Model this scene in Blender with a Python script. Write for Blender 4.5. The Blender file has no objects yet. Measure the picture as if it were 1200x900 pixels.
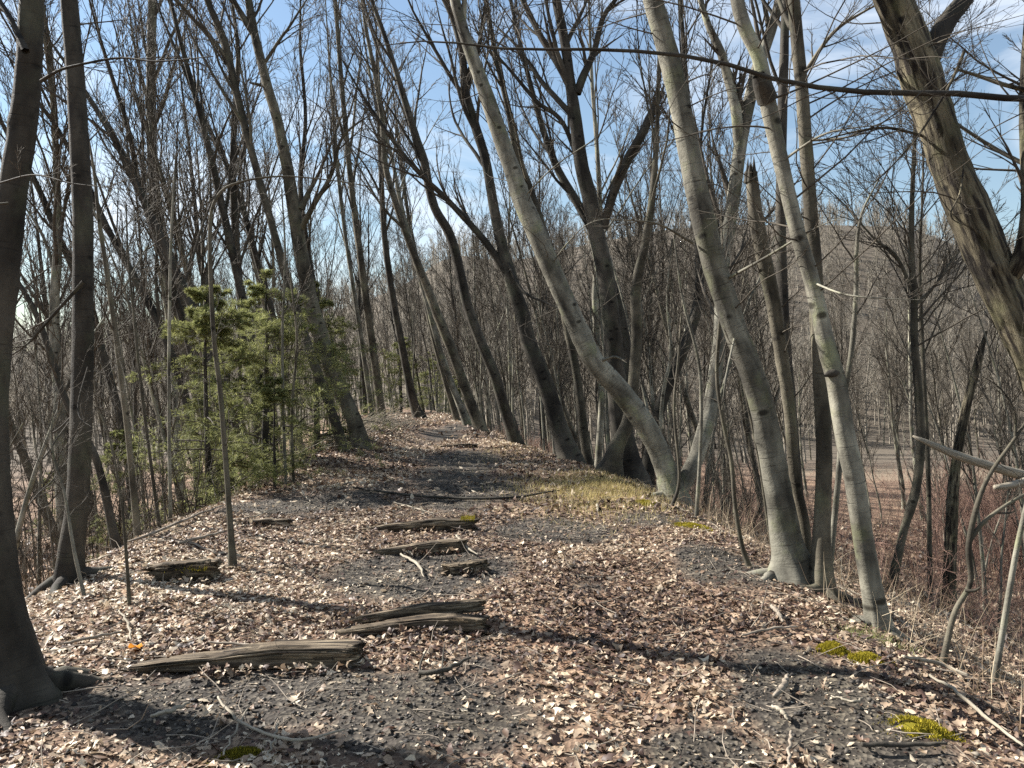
import bpy, math, random
import numpy as np
from mathutils import Vector, Matrix

random.seed(7)
RNG = np.random.default_rng(11)
SC = bpy.context.scene
COL = SC.collection
F = 880.0            # focal length in pixels of a 1200 px wide frame
CAMZ = 1.65
PI = math.pi

# ------------------------------------------------------------------ noise
def _hash(ix, iy, s):
    h = (ix.astype(np.int64) * 374761393 + iy.astype(np.int64) * 668265263 + s * 1442695041) & 0xffffffff
    h = ((h ^ (h >> 13)) * 1274126177) & 0xffffffff
    h = h ^ (h >> 16)
    return (h & 0xffffff) / float(0xffffff)

def vnoise(x, y, s=0):
    x = np.asarray(x, float); y = np.asarray(y, float)
    ix = np.floor(x); iy = np.floor(y)
    fx = x - ix; fy = y - iy
    fx = fx * fx * (3 - 2 * fx); fy = fy * fy * (3 - 2 * fy)
    a = _hash(ix, iy, s); b = _hash(ix + 1, iy, s); c = _hash(ix, iy + 1, s); d = _hash(ix + 1, iy + 1, s)
    return (a * (1 - fx) + b * fx) * (1 - fy) + (c * (1 - fx) + d * fx) * fy

def fbm(x, y, s=0, o=4):
    t = 0; a = 0.5; n = 0
    for k in range(o):
        t = t + a * vnoise(x * 2 ** k, y * 2 ** k, s + k); n += a; a *= 0.5
    return t / n

def sstep(a, b, x):
    t = np.clip((x - a) / (b - a), 0, 1)
    return t * t * (3 - 2 * t)

# ------------------------------------------------------------------ terrain
RY = [-30, 2, 4.7, 7, 10.4, 15.3, 20.7, 26.4, 36, 50, 80]
RX = [2.2, 2.35, 2.4, 2.3, 2.1, 1.5, 0.05, -1.2, -2.6, -5, -12]
LY = [-30, 2, 5, 6.3, 10.4, 14, 20, 26, 36, 50, 80]
LX = [-3.6, -3.5, -3.4, -3.5, -4.0, -4.2, -4.7, -5.2, -6.6, -10, -18]
HPX = [-3000, -800, 0, 200, 400, 600, 700, 800, 950, 1050, 1130, 1200, 1500, 2500, 4000]
HPY = [430, 425, 405, 388, 362, 312, 292, 282, 273, 276, 294, 310, 365, 415, 430]

def edge_r(y): return np.interp(y, RY, RX)
def edge_l(y): return np.interp(y, LY, LX)

def height(x, y):
    x = np.asarray(x, float); y = np.asarray(y, float)
    wob = (fbm(y * 0.45, x * 0 + 3.1, 5) - 0.5) * 0.9
    dr = np.maximum(0, x - edge_r(y) - wob * 0.6 + 0.25)
    dl = np.maximum(0, edge_l(y) - wob * 0.6 - x + 0.25)
    sr = 0.45 * (np.sqrt(dr * dr + 0.5) - 0.707)
    sl = 0.60 * (np.sqrt(dl * dl + 0.5) - 0.707)
    drop = np.maximum(sr, sl)
    fl = 5.6
    drop = fl * (1 - np.exp(-drop / fl * 1.18))
    crest = -0.02 * np.maximum(0, y - 40)
    crest = np.maximum(crest, -1.2)
    z = crest - drop
    # low bank beside the path on the left
    z = z + 0.42 * np.exp(-((x + 4.0) / 1.1) ** 2 - ((y - 21.5) / 5.0) ** 2)
    z = z + 0.06 * np.exp(-((x - edge_r(y) + 0.5) / 0.5) ** 2)
    near = np.exp(-np.maximum(0, np.hypot(x, y - 5) - 8) / 14)
    off = np.clip(drop, 0, 1)
    fade = np.exp(-np.hypot(x, y) / 45)
    z = z + fade * (fbm(x * 0.55, y * 0.55, 21, 3) - 0.5) * (0.14 + 0.35 * off)
    z = z + fade * (fbm(x * 2.3, y * 2.3, 33, 3) - 0.5) * (0.07 + 0.05 * off)
    z = z + (fbm(x * 9.0, y * 9.0, 45, 2) - 0.5) * 0.035 * near
    # far valley floor and wooded ridge
    d = np.hypot(x, y)
    pxa = 600 + F * x / np.maximum(np.abs(y), 1) * np.sign(y)
    pxa = np.where(y > 1, pxa, np.where(x > 0, 4000, -3000))
    H = (450 - np.interp(pxa, HPX, HPY)) / F * 215
    z = z + sstep(82, 205, y) * (H + 6.5) * (0.93 + 0.14 * fbm(x * 0.02, y * 0.02, 70, 3)) * np.where(y > 215, np.exp(-(y - 215) / 400), 1)
    z = z + sstep(40, 120, d) * (fbm(x * 0.03, y * 0.03, 60, 3) - 0.5) * 1.6
    return z

def hz(x, y): return float(height(np.array([x]), np.array([y]))[0])

def ground_at(px, py):
    """the point of the ground that lies behind a point of the photograph"""
    ax = (px - 600) / F; az = -(py - 450) / F
    Y = np.concatenate([np.linspace(1.5, 40, 4000), np.linspace(40, 300, 3000)])
    g = height(ax * Y, Y); r = CAMZ + az * Y
    k = np.argmax(r < g)
    return float(ax * Y[k]), float(Y[k]), float(g[k])

def W(px, py, Y): return np.array([(px - 600) / F * Y, Y, CAMZ - (py - 450) / F * Y])

# ------------------------------------------------------------------ scene helpers
def tag(o, label=None, cat=None, group=None, kind=None):
    if label: o['label'] = label
    if cat: o['category'] = cat
    if group: o['group'] = group
    if kind: o['kind'] = kind
    return o

def empty(name, loc, label=None, cat=None, group=None):
    o = bpy.data.objects.new(name, None); COL.objects.link(o)
    o.empty_display_size = 0.2
    o.location = [float(v) for v in loc]
    return tag(o, label, cat, group)

class MB:
    """collects triangles and quads with per-vertex attributes, builds one mesh object"""
    def __init__(s):
        s.v = []; s.q = []; s.t = []; s.a = []; s.n = 0
    def add(s, v, q=None, t=None, a=None):
        v = np.asarray(v, np.float32).reshape(-1, 3)
        if q is not None and len(q): s.q.append(np.asarray(q, np.int32) + s.n)
        if t is not None and len(t): s.t.append(np.asarray(t, np.int32) + s.n)
        s.v.append(v)
        s.a.append(np.zeros((len(v), 3), np.float32) if a is None else np.asarray(a, np.float32).reshape(-1, 3))
        s.n += len(v)
    def mesh(s, name, mat, off=(0, 0, 0), smooth=True):
        me = bpy.data.meshes.new(name)
        v = np.concatenate(s.v) - np.asarray(off, np.float32)
        q = np.concatenate(s.q) if s.q else np.zeros((0, 4), np.int32)
        t = np.concatenate(s.t) if s.t else np.zeros((0, 3), np.int32)
        nl = q.size + t.size
        me.vertices.add(len(v)); me.vertices.foreach_set('co', v.astype(np.float32).ravel())
        me.loops.add(nl); me.loops.foreach_set('vertex_index', np.concatenate([q.ravel(), t.ravel()]).astype(np.int32))
        me.polygons.add(len(q) + len(t))
        st = np.concatenate([np.arange(len(q)) * 4, q.size + np.arange(len(t)) * 3]).astype(np.int32)
        me.polygons.foreach_set('loop_start', st)
        at = me.attributes.new('local', 'FLOAT_VECTOR', 'POINT')
        at.data.foreach_set('vector', np.concatenate(s.a).astype(np.float32).ravel())
        me.update(calc_edges=True)
        if smooth: me.polygons.foreach_set('use_smooth', np.ones(len(me.polygons), bool))
        me.materials.append(mat)
        return me
    def build(s, name, mat, parent=None, off=(0, 0, 0), loc=None, smooth=True):
        o = bpy.data.objects.new(name, s.mesh(name, mat, off, smooth)); COL.objects.link(o)
        if parent is not None: o.parent = parent
        if loc is not None: o.location = [float(c) for c in loc]
        return o

def nrm(v): return v / np.maximum(np.linalg.norm(v, axis=-1, keepdims=True), 1e-9)

def frames(P):
    T = nrm(np.gradient(P, axis=1))
    m = nrm(P[:, -1] - P[:, 0])
    a = np.zeros_like(m)
    k = np.argmin(np.abs(m), axis=1); a[np.arange(len(m)), k] = 1
    u = nrm(np.cross(T, a[:, None, :])); w = np.cross(T, u)
    return T, u, w

def tubes(mb, P, R, sides, mod=None, cap=False):
    """P (N,K,3), R (N,K): N tapered tubes; mod(theta, s, arc) scales the radius"""
    N, K = R.shape
    T, u, w = frames(P)
    th = np.arange(sides) / sides * 2 * PI
    arc = np.concatenate([np.zeros((N, 1)), np.cumsum(np.linalg.norm(np.diff(P, axis=1), axis=2), axis=1)], 1)
    RR = np.repeat(R[:, :, None], sides, 2)
    if mod is not None:
        RR = RR * mod(th[None, None, :], arc[:, :, None])
    V = P[:, :, None, :] + RR[..., None] * (np.cos(th)[:, None] * u[:, :, None, :] + np.sin(th)[:, None] * w[:, :, None, :])
    rm = R.mean(1)[:, None, None]
    A = np.stack([np.cos(th)[None, None, :] * rm + 0 * RR, np.sin(th)[None, None, :] * rm + 0 * RR, arc[:, :, None] + 0 * RR + (np.arange(N) * 1.7)[:, None, None]], -1)
    idx = np.arange(N * K * sides).reshape(N, K, sides)
    i0 = idx[:, :-1, :]; i1 = idx[:, 1:, :]
    q = np.stack([i0, np.roll(i0, -1, 2), np.roll(i1, -1, 2), i1], -1).reshape(-1, 4)
    t = None
    if cap:
        c = idx[:, -1, :]; tt = [np.stack([c[:, 0], c[:, k], c[:, k + 1]], -1) for k in range(1, sides - 1)]
        c = idx[:, 0, :]; tt += [np.stack([c[:, 0], c[:, k + 1], c[:, k]], -1) for k in range(1, sides - 1)]
        t = np.concatenate(tt)
    mb.add(V.reshape(-1, 3), q=q, t=t, a=A.reshape(-1, 3))

def resample(pts, n):
    """Catmull-Rom through pts (M,C), n samples evenly along the length"""
    p = np.asarray(pts, float)
    ext = np.vstack([2 * p[0] - p[1], p, 2 * p[-1] - p[-2]])
    out = []
    for i in range(len(p) - 1):
        a, b, c, d = ext[i:i + 4]
        t = np.linspace(0, 1, 16, endpoint=False)[:, None]
        out.append(0.5 * (2 * b + (c - a) * t + (2 * a - 5 * b + 4 * c - d) * t ** 2 + (3 * b - a - 3 * c + d) * t ** 3))
    q = np.vstack(out + [p[-1:]])
    s = np.concatenate([[0], np.cumsum(np.linalg.norm(np.diff(q[:, :3], axis=0), axis=1))])
    u = np.linspace(0, s[-1], n)
    return np.stack([np.interp(u, s, q[:, k]) for k in range(q.shape[1])], 1)

def shoot(start, d, L, K, wob, up, rng):
    N = len(start)
    P = np.empty((N, K, 3)); P[:, 0] = start
    d = d.copy()
    bend = rng.normal(0, 1, (N, 3)) * wob * 0.5
    for k in range(1, K):
        d = nrm(d + rng.normal(0, 1, (N, 3)) * wob + bend + np.array([0, 0, up]))
        P[:, k] = P[:, k - 1] + d * (L / (K - 1))[:, None]
    return P

def sprout(P, R, n, t0, t1, ang, angj, lenf, K, wob, up, rng, rf=0.6, rmin=0.004, tap=0.6, rmax=9):
    N, K0 = R.shape
    t = t0 + (t1 - t0) * ((np.arange(n)[None, :] + rng.random((N, n))) / n)
    f = np.clip(t * (K0 - 1), 0, K0 - 1.001); i = f.astype(int); fr = (f - i)
    rows = np.arange(N)[:, None]
    pos = P[rows, i] * (1 - fr)[..., None] + P[rows, i + 1] * fr[..., None]
    r = R[rows, i] * (1 - fr) + R[rows, i + 1] * fr
    tan = nrm(P[rows, i + 1] - P[rows, i])
    plen = np.linalg.norm(np.diff(P, axis=1), axis=2).sum(1)[:, None]
    a = nrm(rng.normal(0, 1, (N, n, 3)))
    perp = nrm(np.cross(tan, a))
    an = ang + rng.normal(0, angj, (N, n))
    d = np.cos(an)[..., None] * tan + np.sin(an)[..., None] * perp
    L = plen * lenf * (1 - tap * t) * rng.uniform(0.55, 1.3, (N, n))
    C = shoot(pos.reshape(-1, 3), d.reshape(-1, 3), L.reshape(-1), K, wob, up, rng)
    r0 = np.minimum(np.maximum(r.reshape(-1) * rf * rng.uniform(0.7, 1.1, N * n), rmin), rmax)
    g = np.linspace(0, 1, K)[None, :]
    RC = r0[:, None] * (1 - g) + rmin * 0.55 * g
    return C, RC

# ------------------------------------------------------------------ materials
def new_mat(name):
    m = bpy.data.materials.new(name); m.use_nodes = True
    nt = m.node_tree
    for n in list(nt.nodes): nt.nodes.remove(n)
    out = nt.nodes.new('ShaderNodeOutputMaterial')
    b = nt.nodes.new('ShaderNodeBsdfPrincipled')
    nt.links.new(b.outputs[0], out.inputs[0])
    b.inputs['Roughness'].default_value = 0.85
    b.inputs['Specular IOR Level'].default_value = 0.25
    return m, nt, b, out

def N_(nt, kind, **kw):
    n = nt.nodes.new(kind)
    for k, v in kw.items():
        if k in n.inputs: n.inputs[k].default_value = v
        else: setattr(n, k, v)
    return n

def ramp(nt, stops, interp='LINEAR'):
    r = nt.nodes.new('ShaderNodeValToRGB'); r.color_ramp.interpolation = interp
    el = r.color_ramp.elements
    while len(el) < len(stops): el.new(0.5)
    for e, (p, c) in zip(el, stops):
        e.position = p; e.color = (c[0], c[1], c[2], 1) if len(c) == 3 else c
    return r

def mixc(nt, fac, a, b, mode='MIX'):
    m = nt.nodes.new('ShaderNodeMix'); m.data_type = 'RGBA'; m.blend_type = mode
    def put(sock, v):
        if hasattr(v, 'is_linked') or hasattr(v, 'links'): nt.links.new(v, sock)
        elif isinstance(v, (int, float)): sock.default_value = v
        else: sock.default_value = (v[0], v[1], v[2], 1)
    put(m.inputs[0], fac); put(m.inputs[6], a); put(m.inputs[7], b)
    return m.outputs[2]

def attr(nt, name):
    a = nt.nodes.new('ShaderNodeAttribute'); a.attribute_name = name; return a

def scaled(nt, vec, s):
    m = nt.nodes.new('ShaderNodeMapping'); m.inputs['Scale'].default_value = s
    nt.links.new(vec, m.inputs['Vector']); return m.outputs[0]

def bark_mat(name, dark, light, lichen=(0.2, 0.22, 0.13), lich=0.5, rough=False, bump=0.4):
    m, nt, b, out = new_mat(name)
    at = attr(nt, 'local'); v = at.outputs['Vector']
    oi = nt.nodes.new('ShaderNodeObjectInfo')
    addv = N_(nt, 'ShaderNodeVectorMath', operation='MULTIPLY_ADD')
    nt.links.new(oi.outputs['Random'], addv.inputs[0]); addv.inputs[1].default_value = (0, 0, 37); nt.links.new(v, addv.inputs[2])
    v = addv.outputs[0]
    n1 = N_(nt, 'ShaderNodeTexNoise', Scale=1.0, Detail=6.0, Roughness=0.6)
    nt.links.new(scaled(nt, v, (9, 9, 2.5) if not rough else (26, 26, 3.0)), n1.inputs['Vector'])
    r1 = ramp(nt, [(0.3, dark), (0.72, light)] if not rough else [(0.42, dark), (0.60, light)]); nt.links.new(n1.outputs['Fac'], r1.inputs[0])
    # horizontal lenticel lines / scars
    n2 = N_(nt, 'ShaderNodeTexNoise', Scale=1.0, Detail=3.0)
    nt.links.new(scaled(nt, v, (6, 6, 70)), n2.inputs['Vector'])
    r2 = ramp(nt, [(0.60, (0, 0, 0)), (0.74, (1, 1, 1))]); nt.links.new(n2.outputs['Fac'], r2.inputs[0])
    c = mixc(nt, r2.outputs[0], r1.outputs[0], tuple(x * 0.8 for x in dark)) if not rough else r1.outputs[0]
    # lichen blotches
    n3 = N_(nt, 'ShaderNodeTexNoise', Scale=1.0, Detail=5.0, Roughness=0.65)
    nt.links.new(scaled(nt, v, (5, 5, 3)), n3.inputs['Vector'])
    r3 = ramp(nt, [(0.52, (0, 0, 0)), (0.66, (lich, lich, lich))]); nt.links.new(n3.outputs['Fac'], r3.inputs[0])
    c = mixc(nt, r3.outputs[0], c, lichen)
    n5 = N_(nt, 'ShaderNodeTexVoronoi', Scale=1.0); nt.links.new(scaled(nt, v, (14, 14, 9)), n5.inputs['Vector'])
    r5 = ramp(nt, [(0.06, (0.55, 0.55, 0.55)), (0.2, (1, 1, 1))]); nt.links.new(n5.outputs['Distance'], r5.inputs[0])
    c = mixc(nt, 0.7, c, r5.outputs[0], 'MULTIPLY')
    n6 = N_(nt, 'ShaderNodeTexVoronoi', Scale=1.0); nt.links.new(scaled(nt, v, (4.5, 4.5, 6.0)), n6.inputs['Vector'])
    r6 = ramp(nt, [(0.10, (0.2, 0.19, 0.17)), (0.2, (1, 1, 1))]); nt.links.new(n6.outputs['Distance'], r6.inputs[0])
    c = mixc(nt, 1.0, c, r6.outputs[0], 'MULTIPLY')
    n7 = N_(nt, 'ShaderNodeTexNoise', Scale=1.0, Detail=4.0, Roughness=0.6); nt.links.new(scaled(nt, v, (3, 3, 1.1)), n7.inputs['Vector'])
    r7 = ramp(nt, [(0.38, (0.42, 0.40, 0.37)), (0.60, (1.3, 1.28, 1.2))]); nt.links.new(n7.outputs['Fac'], r7.inputs[0])
    c = mixc(nt, 1.0, c, r7.outputs[0], 'MULTIPLY')
    # per-tree variation
    mv = N_(nt, 'ShaderNodeMapRange'); mv.inputs['To Min'].default_value = 0.75; mv.inputs['To Max'].default_value = 1.2
    nt.links.new(oi.outputs['Random'], mv.inputs[0])
    hs = N_(nt, 'ShaderNodeHueSaturation'); nt.links.new(mv.outputs[0], hs.inputs['Value']); nt.links.new(c, hs.inputs['Color'])
    nt.links.new(hs.outputs[0], b.inputs['Base Color'])
    # bump: fine grain, furrows
    nb = N_(nt, 'ShaderNodeTexNoise', Scale=1.0, Detail=8.0, Roughness=0.7)
    nt.links.new(scaled(nt, v, (40, 40, 30) if not rough else (34, 34, 5)), nb.inputs['Vector'])
    mix = N_(nt, 'ShaderNodeMath', operation='SUBTRACT'); nt.links.new(nb.outputs['Fac'], mix.inputs[0]); 
    mm = N_(nt, 'ShaderNodeMath', operation='MULTIPLY'); nt.links.new(r2.outputs[0], mm.inputs[0]); mm.inputs[1].default_value = 0.25 if not rough else 0.0
    nt.links.new(mm.outputs[0], mix.inputs[1])
    bp = N_(nt, 'ShaderNodeBump', Strength=bump, Distance=0.02 if not rough else 0.03)
    nt.links.new(mix.outputs[0], bp.inputs['Height']); nt.links.new(bp.outputs[0], b.inputs['Normal'])
    return m

def plain_mat(name, c1, c2, scale=8, bump=0.2, rough=0.85, stretch=(1, 1, 1), coord='local'):
    m, nt, b, out = new_mat(name)
    v = attr(nt, 'local').outputs['Vector']
    n = N_(nt, 'ShaderNodeTexNoise', Scale=scale, Detail=5.0, Roughness=0.6)
    nt.links.new(scaled(nt, v, stretch), n.inputs['Vector'])
    r = ramp(nt, [(0.3, c1), (0.7, c2)]); nt.links.new(n.outputs['Fac'], r.inputs[0])
    nt.links.new(r.outputs[0], b.inputs['Base Color']); b.inputs['Roughness'].default_value = rough
    if bump:
        bp = N_(nt, 'ShaderNodeBump', Strength=bump, Distance=0.02)
        nt.links.new(n.outputs['Fac'], bp.inputs['Height']); nt.links.new(bp.outputs[0], b.inputs['Normal'])
    return m

def tint_mat(name, stops, rough=0.6, trans=0.25, spec=0.3):
    """colour of every leaf / blade / pebble from its own tint value (local.x)"""
    m, nt, b, out = new_mat(name)
    at = attr(nt, 'local'); sp = nt.nodes.new('ShaderNodeSeparateXYZ'); nt.links.new(at.outputs['Vector'], sp.inputs[0])
    r = ramp(nt, stops); nt.links.new(sp.outputs[0], r.inputs[0])
    g = nt.nodes.new('ShaderNodeNewGeometry')
    n = N_(nt, 'ShaderNodeTexNoise', Scale=60.0, Detail=3.0); nt.links.new(g.outputs['Position'], n.inputs['Vector'])
    mr = N_(nt, 'ShaderNodeMapRange'); mr.inputs['To Min'].default_value = 0.72; mr.inputs['To Max'].default_value = 1.25
    nt.links.new(n.outputs['Fac'], mr.inputs[0])
    hs = N_(nt, 'ShaderNodeHueSaturation'); nt.links.new(r.outputs[0], hs.inputs['Color']); nt.links.new(mr.outputs[0], hs.inputs['Value'])
    nt.links.new(hs.outputs[0], b.inputs['Base Color'])
    b.inputs['Roughness'].default_value = rough; b.inputs['Specular IOR Level'].default_value = spec
    if trans:
        tr = nt.nodes.new('ShaderNodeBsdfTranslucent'); nt.links.new(hs.outputs[0], tr.inputs[0])
        mx = nt.nodes.new('ShaderNodeMixShader'); mx.inputs[0].default_value = trans
        nt.links.new(b.outputs[0], mx.inputs[1]); nt.links.new(tr.outputs[0], mx.inputs[2]); nt.links.new(mx.outputs[0], out.inputs[0])
    return m

M_SMOOTH = bark_mat('smooth_grey_bark', (0.055, 0.052, 0.044), (0.29, 0.28, 0.235), (0.20, 0.215, 0.125), 0.65)
M_GREY = bark_mat('grey_bark', (0.042, 0.037, 0.029), (0.15, 0.136, 0.105), (0.125, 0.13, 0.08), 0.5)
M_DARK = bark_mat('dark_bark', (0.025, 0.022, 0.019), (0.078, 0.07, 0.058), (0.07, 0.078, 0.05), 0.4)
M_ROUGH = bark_mat('furrowed_bark', (0.016, 0.012, 0.009), (0.155, 0.136, 0.095), (0.12, 0.12, 0.062), 0.5, rough=True, bump=1.0)
M_TWIG = plain_mat('twig_bark', (0.027, 0.022, 0.018), (0.10, 0.086, 0.064), 6, 0)
M_TWIGR = plain_mat('reddish_twig', (0.15, 0.085, 0.066), (0.28, 0.18, 0.135), 6, 0)
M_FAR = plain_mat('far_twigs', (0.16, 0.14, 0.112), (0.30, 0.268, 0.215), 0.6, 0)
M_DEAD = plain_mat('bleached_wood', (0.13, 0.11, 0.08), (0.36, 0.32, 0.25), 5, 0.6, stretch=(10, 10, 1))
M_STICK = plain_mat('stick_bark', (0.10, 0.08, 0.06), (0.33, 0.28, 0.22), 9, 0.3, stretch=(2, 2, 1))
M_MOSS = tint_mat('moss', [(0, (0.075, 0.07, 0.012)), (0.5, (0.22, 0.185, 0.018)), (1, (0.38, 0.31, 0.035))], 0.9, 0.2, 0.1)
M_LEAF = tint_mat('dry_leaves', [(0, (0.03, 0.019, 0.015)), (0.22, (0.09, 0.052, 0.038)), (0.42, (0.185, 0.125, 0.082)), (0.70, (0.385, 0.295, 0.205)), (1, (0.57, 0.49, 0.365))], 0.55, 0.2, 0.35)
M_STRAW = tint_mat('dead_stems', [(0, (0.11, 0.075, 0.05)), (0.5, (0.26, 0.19, 0.125)), (1, (0.50, 0.42, 0.29))], 0.7, 0.15, 0.2)
M_YGRASS = tint_mat('yellow_grass', [(0, (0.18, 0.14, 0.05)), (0.5, (0.42, 0.34, 0.14)), (1, (0.60, 0.52, 0.28))], 0.7, 0.25, 0.2)
M_NEEDLE = tint_mat('hemlock_needles', [(0, (0.11, 0.125, 0.045)), (0.5, (0.21, 0.225, 0.085)), (1, (0.34, 0.34, 0.14))], 0.6, 0.5, 0.25)
M_STONE = tint_mat('cinder_stone', [(0, (0.012, 0.010, 0.0085)), (0.6, (0.033, 0.028, 0.023)), (0.92, (0.085, 0.073, 0.058)), (1, (0.26, 0.22, 0.17))], 0.7, 0, 0.35)
M_ORANGE = tint_mat('orange_leaf', [(0, (0.5, 0.17, 0.02)), (1, (0.72, 0.30, 0.04))], 0.5, 0.25, 0.3)

def tie_mat():
    m, nt, b, out = new_mat('weathered_tie_wood')
    v = attr(nt, 'local').outputs['Vector']
    n = N_(nt, 'ShaderNodeTexNoise', Scale=1.0, Detail=7.0, Roughness=0.65); nt.links.new(scaled(nt, v, (45, 45, 2.2)), n.inputs['Vector'])
    r = ramp(nt, [(0.36, (0.016, 0.012, 0.009)), (0.50, (0.11, 0.086, 0.058)), (0.70, (0.37, 0.30, 0.205))]); nt.links.new(n.outputs['Fac'], r.inputs[0])
    n2 = N_(nt, 'ShaderNodeTexNoise', Scale=3.0, Detail=4.0); nt.links.new(v, n2.inputs['Vector'])
    r2 = ramp(nt, [(0.35, (0.45, 0.42, 0.4)), (0.65, (1, 1, 1))]); nt.links.new(n2.outputs['Fac'], r2.inputs[0])
    nt.links.new(mixc(nt, 1.0, r.outputs[0], r2.outputs[0], 'MULTIPLY'), b.inputs['Base Color'])
    bp = N_(nt, 'ShaderNodeBump', Strength=0.9, Distance=0.02); nt.links.new(n.outputs['Fac'], bp.inputs['Height']); nt.links.new(bp.outputs[0], b.inputs['Normal'])
    b.inputs['Roughness'].default_value = 0.9
    return m
M_TIE = tie_mat()

def ground_mat():
    m, nt, b, out = new_mat('forest_floor')
    sp = nt.nodes.new('ShaderNodeSeparateXYZ'); nt.links.new(attr(nt, 'local').outputs['Vector'], sp.inputs[0])
    g = nt.nodes.new('ShaderNodeNewGeometry'); pos = g.outputs['Position']
    # bare cinder
    vo = N_(nt, 'ShaderNodeTexVoronoi', Scale=42.0); nt.links.new(pos, vo.inputs['Vector'])
    rc = ramp(nt, [(0, (0.015, 0.0125, 0.0105)), (0.6, (0.042, 0.0355, 0.029)), (1, (0.11, 0.095, 0.075))])
    sc = nt.nodes.new('ShaderNodeSeparateColor'); nt.links.new(vo.outputs['Color'], sc.inputs[0]); nt.links.new(sc.outputs[0], rc.inputs[0])
    n0 = N_(nt, 'ShaderNodeTexNoise', Scale=1.3, Detail=4.0); nt.links.new(pos, n0.inputs['Vector'])
    rg = ramp(nt, [(0.4, (1, 1, 1)), (0.7, (1.0, 0.98, 0.86))]); nt.links.new(n0.outputs['Fac'], rg.inputs[0])
    cind = mixc(nt, 1.0, rc.outputs[0], rg.outputs[0], 'MULTIPLY')
    # leaf mould
    v2 = N_(nt, 'ShaderNodeTexVoronoi', Scale=17.0); nt.links.new(pos, v2.inputs['Vector'])
    s2 = nt.nodes.new('ShaderNodeSeparateColor'); nt.links.new(v2.outputs['Color'], s2.inputs[0])
    rl = ramp(nt, [(0, (0.055, 0.035, 0.025)), (0.45, (0.15, 0.095, 0.065)), (0.8, (0.27, 0.19, 0.135)), (1, (0.42, 0.33, 0.24))]); nt.links.new(s2.outputs[0], rl.inputs[0])
    n3 = N_(nt, 'ShaderNodeTexNoise', Scale=0.35, Detail=6.0); nt.links.new(pos, n3.inputs['Vector'])
    r3 = ramp(nt, [(0.3, (0.65, 0.6, 0.58)), (0.7, (1.15, 1.1, 1.0))]); nt.links.new(n3.outputs['Fac'], r3.inputs[0])
    leaf = mixc(nt, 1.0, rl.outputs[0], r3.outputs[0], 'MULTIPLY')
    c = mixc(nt, sp.outputs[0], cind, leaf)
    c = mixc(nt, sp.outputs[2], c, (0.10, 0.083, 0.063))
    # far pale field
    c = mixc(nt, sp.outputs[1], c, (0.19, 0.15, 0.105))
    nt.links.new(c, b.inputs['Base Color'])
    ad = N_(nt, 'ShaderNodeMath', operation='ADD'); nt.links.new(vo.outputs['Distance'], ad.inputs[0]); nt.links.new(v2.outputs['Distance'], ad.inputs[1])
    bp = N_(nt, 'ShaderNodeBump', Strength=0.5, Distance=0.02); nt.links.new(ad.outputs[0], bp.inputs['Height']); nt.links.new(bp.outputs[0], b.inputs['Normal'])
    b.inputs['Roughness'].default_value = 0.92
    return m

# ------------------------------------------------------------------ ground sheet
def on_flat(px, py):
    Y = CAMZ * F / (py - 450); return (px - 600) / F * Y, Y
# bare cinder patches: (px, py of the centre, half width m, half depth m, amount)
BARE = [(500, 668, 0.75, 0.8, 1.0), (330, 815, 1.0, 0.35, 0.95), (500, 850, 0.5, 0.35, 0.7), (850, 672, 0.42, 0.75, 1.0), (950, 830, 0.32, 0.75, 1.0),
        (830, 885, 0.25, 0.25, 0.8), (650, 620, 0.6, 0.8, 1.0), (760, 612, 0.5, 0.6, 0.5), (540, 545, 0.7, 4.0, 0.85), (340, 592, 0.9, 0.9, 0.8), (560, 575, 0.9, 1.6, 0.7), (690, 690, 0.22, 0.22, 0.5),
        (430, 580, 0.7, 1.0, 0.6), (560, 780, 0.3, 0.2, 0.5), (200, 850, 0.4, 0.25, 0.5), (1010, 870, 0.25, 0.5, 0.7), (520, 510, 0.7, 6.0, 0.5)]
BARE = [on_flat(a, b) + (c, d, e) for a, b, c, d, e in BARE]
def litter(x, y):
    """1 where fallen leaves lie thick, 0 on bare cinder"""
    m = np.zeros_like(x)
    for bx, by, sx, sy, am in BARE:
        m = np.maximum(m, am * np.exp(-(((x - bx) / sx) ** 2 + ((y - by) / sy) ** 2) ** 1.3))
    n = fbm(x * 1.1, y * 1.1, 91, 4)
    v = 0.90 - m * 2.3 + (n - 0.5) * 2.6 * (0.35 + m)
    inside = ((x < edge_r(y)) & (x > edge_l(y))).astype(float)
    v = v + (1 - inside) * 0.25
    return np.clip(v, 0, 1)

def stretch_axis(lo, hi, c, fine, n):
    def side(L):
        m = int(math.ceil(math.log(1 + L * n / fine) / n)); d = fine / n * (np.exp(n * np.arange(1, m + 1)) - 1); return d * L / d[-1]
    return np.concatenate([c - side(c - lo)[::-1], [c], c + side(hi - c)])

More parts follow.
